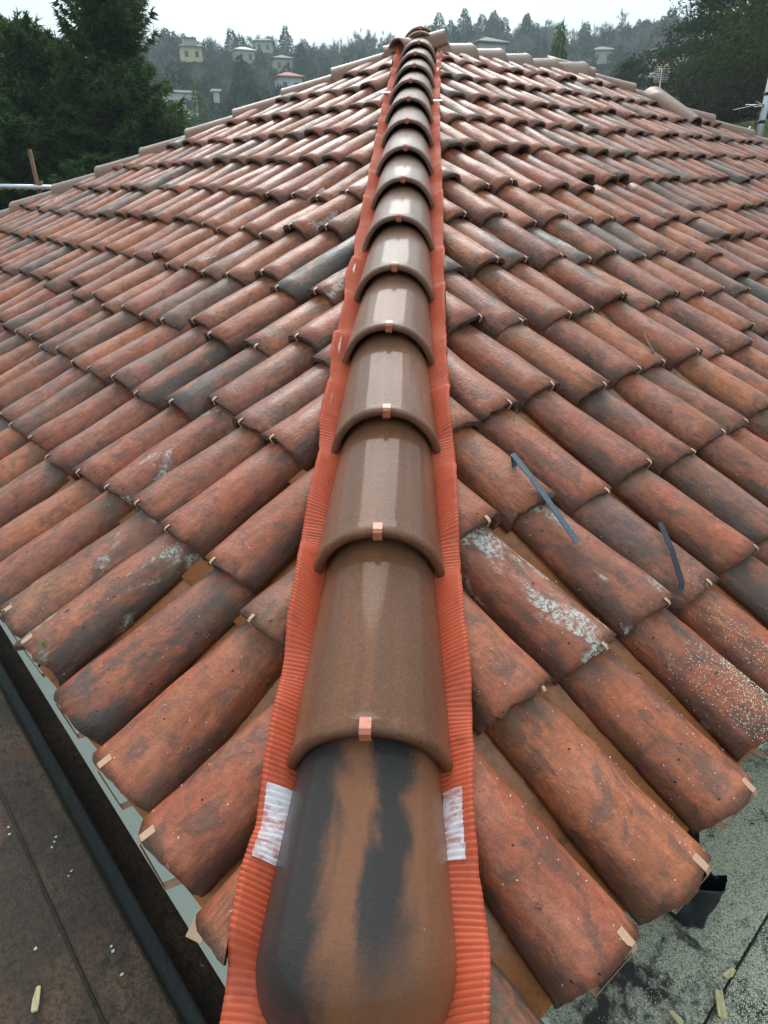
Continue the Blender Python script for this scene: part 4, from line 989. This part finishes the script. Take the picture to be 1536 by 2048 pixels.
def far_conifer_parts(seed, H=14., Rb=2.6, n_=1500, mat=None, shape=.9, bl=.65):
    g = np.random.default_rng(seed); f = 1-g.uniform(0, 1, n_)**.60; z = H*(.08+.92*f); ph = g.uniform(0, 1)*6
    lay = .78+.30*np.abs(np.sin(f*H*1.3+ph)); az = g.uniform(0, 2*math.pi, n_)
    r_ = Rb*(1-f)**shape*lay*np.sqrt(g.uniform(.15, 1, n_))*(1+.25*np.sin(az*2+f*7+ph)) + .08
    C = np.stack([np.cos(az)*r_, np.sin(az)*r_, z], 1); d_ = np.stack([np.cos(az), np.sin(az), g.uniform(-.7, .3, n_)], 1) + g.normal(0, .3, (n_, 3)); d_ /= np.linalg.norm(d_, axis=1, keepdims=True)
    T_ = sprigs(C, d_, bl, bl*.26, g, 1); tr = limb((0, 0, 0), (0, 0, H), .22, .03, 5)
    me_c = tris_mesh('crown', T_); me_c.materials.append(mat or M_FARCON); me_t = tris_mesh('trunk', np.array(tr)); me_t.materials.append(M_BARK)
    return [('crown', me_c), ('trunk', me_t)]
def bare_parts(seed, H=13., spread=.55, mat=None, depth=5, thick=1.0):
    g = np.random.default_rng(seed); tr, tw = [], []
    def grow(p, d, L, r_, dep):
        q = p + d*L; (tr if dep > depth-2 else tw).extend(limb(p, q, r_, r_*.66, 4 if dep > depth-2 else 3))
        if dep == 0: return
        for k in range(g.integers(2, 4) if dep < depth else 3):
            nd = d*1.0 + g.normal(0, spread, 3); nd[2] = abs(nd[2])*.7+.35*(d[2] > 0); nd /= np.linalg.norm(nd)
            grow(p + d*L*g.uniform(.55, 1), nd, L*g.uniform(.58, .82), r_*.60, dep-1)
    grow(np.array([0., 0, 0]), np.array([g.normal(0, .05), g.normal(0, .05), 1.]), H*.30, H*.013*thick, depth)
    # fine brush of end twigs
    A_ = np.array(tw).mean(1) if tw else np.zeros((1, 3)); idx = g.integers(0, len(A_), 900); C = A_[idx]; d_ = g.normal(0, .5, (900, 3)) + [0, 0, .8]; d_ /= np.linalg.norm(d_, axis=1, keepdims=True)
    T_ = np.concatenate([np.array(tw), sprigs(C, d_, H*.085, .035, g, 1)])
    me_t = tris_mesh('trunk', np.array(tr)); me_c = tris_mesh('crown', T_); me_t.materials.append(mat or M_TWIG); me_c.materials.append(mat or M_TWIG)
    return [('crown', me_c), ('trunk', me_t)]
def round_parts(seed, H=8., Rb=3., n_=2600, mat=None, bl=.4):
    g = np.random.default_rng(seed); cs = g.normal(0, .42, (14, 3))*[Rb, Rb, H*.30] + [0, 0, H*.58]; k = g.integers(0, 14, n_); v = g.normal(size=(n_, 3)); v /= np.linalg.norm(v, axis=1, keepdims=True)
    C = cs[k] + v*(Rb*.42)*g.uniform(.5, 1.05, n_)[:, None]; C[:, 2] = np.maximum(C[:, 2], .2); T_ = sprigs(C, v+g.normal(0, .5, (n_, 3)), bl, bl*.35, g, 1)
    me_c = tris_mesh('crown', T_); me_c.materials.append(mat or M_IVY); me_t = tris_mesh('trunk', np.array(limb((0, 0, 0), (0, 0, H*.7), .2, .06, 6))); me_t.materials.append(M_BARK)
    return [('crown', me_c), ('trunk', me_t)]

# near spruces on the left
def gpos(az, D): 
    p = azel(az, 0, D); return Vector((p.x, p.y, ground_h(p.x, p.y)-.1))
sp1 = spruce_parts(3, 13.2, 2.0); sp2 = spruce_parts(8, 10.6, 2.15)
tree_obj('spruce_tree', sp1, 'tallest dark green spruce on the left, its top cut off by the frame', 'spruce tree', gpos(-22.0, 23), 0.3, (1.08, 1.08, .95), 'spruces beyond the left edge of the roof')
tree_obj('spruce_tree', sp2, 'spruce with thin bare leader directly left of the tallest spruce', 'spruce tree', gpos(-25.4, 24), 1.3, (1, 1, .97), 'spruces beyond the left edge of the roof')
tree_obj('spruce_tree', sp2, 'pointed spruce near the left edge of the photo', 'spruce tree', gpos(-27.6, 23), 2.6, (.95, .95, .99), 'spruces beyond the left edge of the roof')
tree_obj('spruce_tree', sp1, 'lower spruce in front at the far left edge above the scaffold tube', 'spruce tree', gpos(-30.6, 22), 4.0, (1.2, 1.2, .66), 'spruces beyond the left edge of the roof')
tree_obj('spruce_tree', sp2, 'low spruce filling the gap right of the rusty post', 'spruce tree', gpos(-24.2, 20.5), 5.2, (1.0, 1.0, .68), 'spruces beyond the left edge of the roof')
tree_obj('spruce_tree', sp2, 'short spruce at the right foot of the tallest spruce', 'spruce tree', gpos(-20.6, 22), .7, (1.05, 1.05, .70), 'spruces beyond the left edge of the roof')
tree_obj('cedar_tree', cedar_parts(21, 15, 5, n_limb=26, pad_n=16, blades=34, bl=.42), 'hazy grey cedar at the top left corner behind the spruces', 'cedar tree', gpos(-29.4, 62), 0, 1.0)

# right hand trees
tree_obj('cedar_tree', cedar_parts(31, 16, 4.5, n_limb=60, pad_n=30, blades=46, bl=.22), 'big dark cedar with drooping layered branches at top right', 'cedar tree', gpos(22.0, 44), .6, 1.08)
tree_obj('cedar_tree', cedar_parts(35, 15, 3.7, n_limb=36, pad_n=22, blades=40, bl=.34, upright=.3), 'hazy blue green cedar standing left of the antenna', 'cedar tree', gpos(14.6, 78), 2.1, (1, 1, 1.08))
tree_obj('cedar_tree', cedar_parts(37, 13, 2.6, n_limb=30, pad_n=20, blades=36, bl=.34, upright=.3), 'smaller cedar behind the ridge, next left of the hazy blue green cedar', 'cedar tree', gpos(12.6, 92), 3.1, (1, 1, 1.12))
tree_obj('conifer_tree', far_conifer_parts(41, 9.5, 2.9, 7500, M_SPRUCE, .55, .38), 'dark green bushy conifer rising just above the ridge, right of the peak', 'conifer tree', gpos(9.45, 52), 0, (.50, .50, 1.74))
tree_obj('conifer_tree', far_conifer_parts(43, 15, 2.9, 4200, M_SPRUCE, .8, .4), 'pale green conifer by the white building left of the roof', 'conifer tree', gpos(-16.6, 105), 0, .95)
# ivy covered bank trees at the right edge
for k, (az, D, H, Rb, lab_, mt) in enumerate(((22.6, 36, 15.5, 3.0, 'tall ivy covered tree at the right edge', M_IVY), (20.9, 42, 9.5, 3.2, 'green ivy thicket below the big cedar', M_IVY), (18.3, 52, 8.5, 4.0, 'brown winter thicket behind the antenna', M_SCRUB),
     (21.8, 33, 7.0, 2.8, 'brownish thicket right above the grassy mound', M_SCRUB), (24.6, 34, 10, 3.5, 'ivy thicket beside the galvanised pole, farthest right', M_IVY), (16.0, 64, 7, 4.0, 'bare brown scrub left of the antenna', M_SCRUB), (19.6, 38, 5.5, 2.6, 'low dark scrub just over the far hip tiles', M_SCRUB), (13.2, 62, 6, 3.5, 'brown scrub above the ridge end', M_SCRUB))):
    tree_obj('ivy_tree' if mt is M_IVY else 'winter_shrub', round_parts(60+k, H, Rb, 9000 if D < 45 else 5000, mt, .17 if D < 45 else .24), lab_, 'tree' if mt is M_IVY else 'shrub', gpos(az, D), k, 1.0)
mp_ = azel(22.9, 2.3, 29); bm = bmesh.new(); bmesh.ops.create_uvsphere(bm, u_segments=40, v_segments=20, radius=1)
for v in bm.verts: v.co = Vector((v.co.x*4.2, v.co.y*3.2, v.co.z*1.9 + .25*mnoise.noise(v.co*2.3)))
me = bpy.data.meshes.new('grass_mound'); bm.to_mesh(me); bm.free()
for p in me.polygons: p.use_smooth = True
link('grass_mound', me, (M_GRASS,), None, Matrix.Translation((mp_.x+1.2, mp_.y+.6, mp_.z-1.35)), kind='structure')
bmv = []
for _ in range(16000):
    a_ = rnd.uniform(0, 6.28); q = math.sqrt(rnd.random()); x_, y_ = math.cos(a_)*q*4.1, math.sin(a_)*q*3.1; z_ = 1.9*math.sqrt(max(0, 1-(x_/4.2)**2-(y_/3.2)**2)) + .05; c_ = Vector((mp_.x+1.2+x_, mp_.y+.6+y_, mp_.z-1.35+z_))
    h_ = rnd.uniform(.05, .14); bmv.append((c_+Vector((-.008, 0, 0)), c_+Vector((.008, .004, 0)), c_+Vector((rnd.uniform(-.05, .05), rnd.uniform(-.05, .05), h_))))
link('mound_grass', tris_mesh('mound_grass', np.array([[tuple(q) for q in t_] for t_ in bmv])), (M_GRASS,), None, Matrix(), label='rough green grass on the mound at the right edge', kind='stuff')

# the wooded hillside
cons = [far_conifer_parts(100+k, 13.0, 4.2+.4*k, 2400, None, .50+.10*k, .85) for k in range(4)]; bares = [bare_parts(200+k, 14, .42+.05*k, M_TWIG if k % 2 else M_TWIG2) for k in range(5)]
evg = [round_parts(300+k, 10, 3.6, 1900, M_FARCON, .75) for k in range(2)]; och = round_parts(310, 9, 3.0, 1300, M_OCHRE, .7)
houses = [(-16.8, 8.2, 215), (-14.6, 8.1, 235), (-13.2, 8.3, 240), (-11.4, 8.9, 262), (-10.4, 8.0, 225), (-10.1, 6.5, 165), (-18.1, 5.4, 130), (4.3, 8.75, 250), (12.2, 8.2, 240), (17.0, 7.8, 170), (16.8, 6.3, 120)]
placed = 0; g = np.random.default_rng(77); cells = []
LM = [(-21, 'the tallest spruce'), (-18.1, 'the flat roofed building'), (-16.75, 'the yellow villa'), (-13.0, 'the cream house'), (-10.05, 'the red roofed house'),
      (-5.0, 'the left hip end'), (0, 'the roof peak'), (4.35, 'the pale patched roof'), (9.45, 'the dark bushy conifer'), (12.4, 'the distant cream house'), (16.7, 'the antenna')]
def bandlabel(kind, az, D, sz):
    lm = min(LM, key=lambda q: abs(q[0]-az)); off = az-lm[0]
    side = 'in line with' if abs(off) < .5 else (('just ' if abs(off) < 1.3 else 'well ') + ('right of ' if off > 0 else 'left of '))
    d_ = 'on the skyline' if D > 275 else ('just under the skyline' if D > 255 else ('high on the hillside' if D > 220 else ('midway up the hillside' if D > 180 else ('on the lower hillside' if D > 150 else 'at the foot of the hillside'))))
    lb_ = f'{sz} {kind} {d_} {side.strip()} {lm[1]}'
    if len(lb_.split()) > 16: lb_ = lb_.replace('winter ', '').replace('evergreen tree', 'evergreen')
    return lb_
tries = 0
while placed < 560 and tries < 12000:
    tries += 1
    az = g.uniform(-21.5, 18.5); D = math.sqrt(g.uniform(0, 1)*(292**2-128**2)+128**2)
    if placed > 430: D = g.uniform(262, 294)
    if any(abs(az-a_) < .42 and D < dh+4 and D > dh*.955 for a_, e_, dh in houses): continue
    if az > 12 and D < 200: continue
    if any(abs(az-a_)*math.pi/180*D < 1.9 and abs(D-d_) < 4.5 for a_, d_ in cells): continue
    p = gpos(az, D); cells.append((az, D)); r_ = g.uniform()
    left = az < -8
    pc = .34 if left else .24
    if az > 2: pc = .26
    if D > 262: pc *= .9
    if r_ < pc: parts_ = cons[g.integers(0, 4)]; kind_ = 'dark conifer'; nm_ = 'conifer_tree'; s_ = g.uniform(.55, 1.0); cat_ = 'conifer tree'
    elif r_ < pc+.16: parts_ = evg[g.integers(0, 2)]; kind_ = 'round evergreen tree'; nm_ = 'evergreen_tree'; s_ = g.uniform(.7, 1.0); cat_ = 'evergreen tree'
    elif r_ < pc+.185 and D < 250: parts_ = och; kind_ = 'yellowish tree'; nm_ = 'ochre_tree'; s_ = g.uniform(.8, 1.1); cat_ = 'tree'
    else: parts_ = bares[g.integers(0, 5)]; kind_ = 'bare winter tree'; nm_ = 'bare_tree'; s_ = g.uniform(.65, 1.05); cat_ = 'bare tree'
    hz_ = s_*g.uniform(.9, 1.25); lb = bandlabel(kind_, az, D, ('short' if hz_ < .72 else ('medium' if hz_ < .95 else 'tall'))); tree_obj(nm_, parts_, lb, cat_, p, g.uniform(0, 6.28), (s_, s_, hz_), kind_ + 's on the wooded hillside'); placed += 1
by_label = {}
for o_ in COL.objects:
    if o_.get('category') and 'tree' in o_.name and 'label' in o_: by_label.setdefault(o_['label'], []).append(o_)
for lb_, os_ in by_label.items():
    if len(os_) < 2: continue
    os_.sort(key=lambda q: math.atan2(q.location.x-CAM.x, q.location.y-CAM.y)); n_o = len(os_)
    words = {2: ('left-hand', 'right-hand'), 3: ('leftmost', 'middle', 'rightmost'), 4: ('leftmost', 'second', 'third', 'rightmost'), 5: ('leftmost', 'second', 'central', 'fourth', 'rightmost'), 6: ('leftmost', 'second', 'third', 'fourth', 'fifth', 'rightmost')}.get(n_o)
    if words:
        for o_, w_ in zip(os_, words):
            t_ = lb_ if len(lb_.split()) < 16 else lb_.replace('tree ', '', 1)
            o_['label'] = w_ + ' ' + (t_ if len(t_.split()) < 16 else t_.replace('medium ', '').replace('tall ', '').replace('short ', ''))
# undergrowth that reads as one mass between the trees
gg = np.random.default_rng(5); n_ = 60000; az_ = np.radians(gg.uniform(-24, 24, n_)); D_ = np.sqrt(gg.uniform(0, 1, n_)*(300**2-100**2)+100**2)
gx, gy = CAM.x+np.sin(az_)*D_, CAM.y+np.cos(az_)*D_; gz = np.array([ground_h(a_, b_) for a_, b_ in zip(gx, gy)]) + gg.uniform(-.3, 5.5, n_)*(.4+.6*np.abs(np.sin(gx*.11)*np.cos(gy*.09)))
C = np.stack([gx, gy, gz], 1); dd = gg.normal(0, .6, (n_, 3)) + [0, 0, .5]; dd /= np.linalg.norm(dd, axis=1, keepdims=True)
link('hillside_undergrowth', tris_mesh('hillside_undergrowth', sprigs(C, dd, 2.2, .42, gg, 1)), (M_SCRUB,), None, Matrix(), label='brown tangled undergrowth covering the wooded hillside', kind='stuff')

# houses on the hill
M_HW = {'yellow': simple('yellow_house_wall', (.55, .45, .24), .8, nscale=1.2), 'white': simple('white_house_wall', (.52, .51, .48), .8, nscale=1.2), 'cream': simple('cream_house_wall', (.40, .36, .28), .8, nscale=1.2)}
M_HR = {'grey': simple('grey_house_roof', (.20, .18, .17), .7), 'red': simple('red_house_roof', (.42, .12, .09), .7), 'white': simple('pale_flat_roof', (.62, .64, .66), .6)}
M_WIN = simple('dark_window_glass', (.03, .035, .045), .15)
def house(az, el, D, wx, wy, h, wall, roof, label, rot=0.0, flat=False, tower=False, win=True):
    c_ = azel(az, el, D); base_z = min(c_.z-h, c_.z-h); t_ = thing('house', label, 'house', (c_.x, c_.y, c_.z-h)); rz = -R(az)+rot; t_.rotation_euler = (0, 0, rz)
    def ch(nm_, me_, m_, loc, par=t_):
        o_ = bpy.data.objects.new(nm_, me_); COL.objects.link(o_); o_.parent = par; o_.location = loc
        if len(me_.materials) == 0: me_.materials.append(m_)
        return o_
    hh_ = h+(1.6 if wx > 1.5 else .2)
    ch('wall', bevel_box('wall', wx, wy, hh_, 0), M_HW[wall], (0, 0, h-hh_/2))
    if flat: ch('roof', bevel_box('roof', wx+.8, wy+.8, .35, .02), M_HR[roof], (0, 0, h+.2))
    else:
        ov = .6; rh = wy*.22; x_, y_ = wx/2+ov, wy/2+ov; rl = max(.2, x_-y_)
        ch('roof', mesh('roof', [(-x_, -y_, 0), (x_, -y_, 0), (x_, y_, 0), (-x_, y_, 0), (-rl, 0, rh), (rl, 0, rh), (-x_, -y_, -.18), (x_, -y_, -.18), (x_, y_, -.18), (-x_, y_, -.18)],
            [(0, 1, 5, 4), (1, 2, 5), (2, 3, 4, 5), (3, 0, 4), (6, 7, 1, 0), (7, 8, 2, 1), (8, 9, 3, 2), (9, 6, 0, 3), (9, 8, 7, 6)], False), M_HR[roof], (0, 0, h+.18))
    if tower: ch('belvedere', bevel_box('belvedere', wx*.62, wy*.6, 1.5, .05), M_HW['cream'], (0, 0, h+1.2)); ch('tower_roof', bevel_box('tower_roof', wx*.62, wy*.75, .35, .05), M_HR['grey'], (0, 0, h+2.0))
    if win:
        wm = bevel_box('window', .9, .12, 1.3, 0); nfl = max(1, int(h/2.9)); nw = max(2, int(wx/2.4))
        for f_ in range(nfl):
            for k in range(nw): ch('window', wm, M_WIN, (-wx/2+(k+.5)*wx/nw, -wy/2-.02, h-1.6-f_*2.9))
house(-16.75, 8.30, 215, 5.36, 4.25, 2.62, 'yellow', 'grey', 'pale yellow villa with a small lookout tower on the hill', 0.1, tower=True)
house(-13.1, 8.20, 240, 5.57, 4.25, 2.18, 'cream', 'white', 'cream house with pale roof in the middle of the left hillside', .3)
house(-11.6, 8.75, 262, 5.36, 4.25, 1.75, 'cream', 'grey', 'small house close to the skyline left of the peak', -.1)
house(-10.4, 7.75, 225, 4.93, 4.25, 2.18, 'cream', 'grey', 'dim grey house among the trees above the red roofed one', .2)
house(-10.05, 6.65, 165, 4.87, 4.25, 3.23, 'white', 'red', 'white house with a red hip roof just above the left hip tiles', .25)
house(-18.1, 5.55, 130, 5.65, 5.10, 2.00, 'white', 'white', 'long white flat roofed building right of the tallest spruce', .15, flat=True)
house(-15.3, 5.75, 135, 0.83, 1.27, 1.39, 'white', 'white', 'tiny white hut beside the pale green conifer', .15, flat=True, win=False)
house(4.35, 8.50, 130, 4.70, 4.25, 1.93, 'white', 'grey', 'house roof with pale patches peeking over the ridge right of the peak', .5)
house(12.4, 7.85, 240, 6.43, 5.10, 2.18, 'cream', 'grey', 'distant cream house behind the ridge, left of the cedars', .2)
house(16.9, 7.65, 175, 6.08, 5.10, 2.30, 'yellow', 'grey', 'yellowish house glimpsed between the two big cedars', -.2)
house(16.3, 6.15, 112, 6.08, 5.10, 1.54, 'cream', 'white', 'low building with a long white eave behind the antenna', -.1, flat=True)
house(18.2, 5.35, 98, 4.34, 4.25, 1.93, 'cream', 'white', 'pale roofed building beneath the big cedar branches', -.5)
for az_, el_, D_, wd_ in ((-16.75, 8.4, 215, 6), (-13.1, 8.3, 240, 6), (-11.6, 8.85, 262, 6), (-10.4, 7.85, 225, 5), (-18.1, 5.65, 130, 6), (-10.05, 6.75, 165, 6), (12.4, 7.95, 240, 6), (16.9, 7.75, 175, 7)):
    for q_, nm2 in ((-.42, 'left'), (.05, 'middle'), (.46, 'right')):
        p_ = azel(az_ + math.degrees(q_*wd_*1.1/D_), el_, D_-5); sc3 = rnd.uniform(.30, .42)*(1 if q_ else .8)
        tree_obj('evergreen_shrub', evg[rnd.randrange(2)], f'{nm2} one of three evergreen shrubs below ' + {-16.75: 'the yellow villa', -13.1: 'the cream house', -11.6: 'the house near the skyline', -10.4: 'the dim grey house', -18.1: 'the flat roofed building', -10.05: 'the red roofed house', 12.4: 'the distant cream house', 16.9: 'the yellowish house'}[az_], 'shrub', Vector((p_.x, p_.y, p_.z-3.2-sc3*8.2)), rnd.uniform(0, 6), (sc3*1.3, sc3*1.3, sc3), 'shrubs below the hillside houses')
house(-29.6, 6.6, 50, 4, 6, 6, 'white', 'white', 'white house with pale eaves cut by the left edge of the photo', .35)

# antenna, mast and scaffold tubes
def cyl(name, p0, p1, r_, mat, par=None, seg=12, **kw): return link(name, tube(name, [p0, p1], r_, seg), (mat,), par, Matrix(), **kw)
a0 = azel(16.75, 3.8, 24); at_ = thing('tv_antenna', 'television antenna with orange grid reflector on a thin mast beyond the ridge', 'antenna', (a0.x, a0.y, a0.z-1.6))
a1 = azel(16.55, 6.75, 24)
cyl('mast', Vector((a0.x, a0.y, a0.z-1.6)), a1, .016, M_GALV, at_)
xr = Vector((math.cos(R(16)), -math.sin(R(16)), 0)); yr = Vector((math.sin(R(16)), math.cos(R(16)), 0)); ctr = a1 - Vector((0, 0, .12))
for sgn, dz2 in ((1, .07), (-1, -.14)):
    for k in range(4): 
        zz = ctr + Vector((0, 0, dz2 + .045*(k-1.5)*1.25)) - yr*.02*abs(k-1.5)
        cyl('reflector_bar', zz-xr*.19, zz+xr*.19, .0055, M_YEL if k in (0, 3) else M_GALV, at_, 8)
    for q in (-.19, -.06, .06, .19): cyl('reflector_frame', ctr+xr*q+Vector((0, 0, dz2-.09)), ctr+xr*q+Vector((0, 0, dz2+.09)), .0065, M_YEL if abs(q) > .1 else M_GALV, at_, 8)
bd = (-xr*1.0 - yr*.75).normalized()
for dz3 in (0, -.045): cyl('boom', ctr+Vector((0, 0, -.02+dz3)), ctr + bd*.42 + Vector((0, 0, -.03+dz3*2)), .008, M_GALV, at_, 8)
for k in range(6): c_ = ctr+bd*(.10+.055*k)+Vector((0, 0, -.03)); cyl('director', c_-Vector((0, 0, .05)), c_+Vector((0, 0, .05)), .004, M_GALV, at_, 6)

p0 = azel(23.45, 2.2, 9.0); p1 = azel(23.4, 12.5, 9.0); mt_ = thing('steel_mast', 'galvanised steel mast with black bands at the right edge', 'mast', (p0.x, p0.y, p0.z-1.2))
p1 = Vector((p0.x, p0.y, p1.z)); cyl('tube', Vector((p0.x, p0.y, p0.z-1.2)), p1, .034, M_GALV, mt_, 20)
for e_ in (3.35, 4.95, 6.9): q = azel(23.45, e_, 9.0); cyl('band', Vector((p0.x, p0.y, q.z-.015)), Vector((p0.x, p0.y, q.z+.015)), .037, M_DSTEEL, mt_, 20)
q = azel(23.45, 4.35, 9.0); q = Vector((p0.x, p0.y, q.z))
for k in range(9):
    a_ = k*.7+2.2; cyl('wire_end', q+Vector((0, 0, .02*math.sin(k*2))), q+Vector((math.cos(a_)*.30*(1 if k % 2 else .6), math.sin(a_)*.3, .03*math.cos(k*3)-.01)), .0032, M_GALV, mt_, 6)
link('cable', tube('cable', [q+Vector((-.03, -.03, 0)), q+Vector((-.07, -.02, -.15)), q+Vector((-.05, -.02, -.35)), q+Vector((-.12, 0, -.62))], .005, 6), (M_BLACK,), mt_, Matrix())
cyl('stay', q+Vector((-.10, 0, -.20)), q+Vector((-.42, 0, -.68)), .012, M_GALV, mt_, 8)

sc0 = azel(-33.5, -.15, 9.5); sc1 = azel(-26.2, -.35, 9.3); st_ = thing('scaffold_rail', 'horizontal galvanised scaffold tube at the left edge', 'rail', tuple(sc0))
cyl('tube', sc0, sc1, .026, M_GALV, st_, 16)
for k in range(7): q = sc0.lerp(sc1, .32+.07*k) + Vector((0, -.02, -.027)); cyl('rivet', q, q+Vector((0, -.012, 0)), .005, M_WHITE, st_, 6)
v0 = azel(-28.35, -1.2, 9.4); pt_ = thing('rusty_post', 'rusty upright scaffold post standing on the horizontal tube', 'post', (v0.x, v0.y, v0.z-2.6))
vt = azel(-28.35, 2.05, 9.4); cyl('post', Vector((v0.x, v0.y, v0.z-2.6)), Vector((v0.x-.02, v0.y, vt.z)), .022, M_RUST, pt_, 14)
q = azel(-28.3, -.2, 9.36); cyl('coupler', Vector((q.x, q.y, q.z-.05)), Vector((q.x, q.y, q.z+.05)), .04, M_RUST, pt_, 12)

# ------------------------------------------------------------------ thin winter haze
hz = bevel_box('haze', 1, 1, 1, 0); hm = bpy.data.materials.new('winter_haze'); hm.use_nodes = True; tt = hm.node_tree; tt.nodes.clear()
vo = tt.nodes.new('ShaderNodeVolumePrincipled'); vo.inputs['Color'].default_value = (.80, .89, .94, 1); vo.inputs['Density'].default_value = .00095; vo.inputs['Anisotropy'].default_value = 0.0
oo = tt.nodes.new('ShaderNodeOutputMaterial'); tt.links.new(vo.outputs[0], oo.inputs['Volume']); hz.materials.append(hm)
zt, zb = 76.0, -12.0
link('haze', hz, (), None, Matrix.Translation((0, 0, (zt+zb)/2)) @ Matrix.Diagonal((4600, 4600, zt-zb, 1)), kind='stuff', label='thin bluish winter haze over the valley')
print('tiles', len(tiles), 'visible', len(vis), 'channels', cn, 'trees', placed)
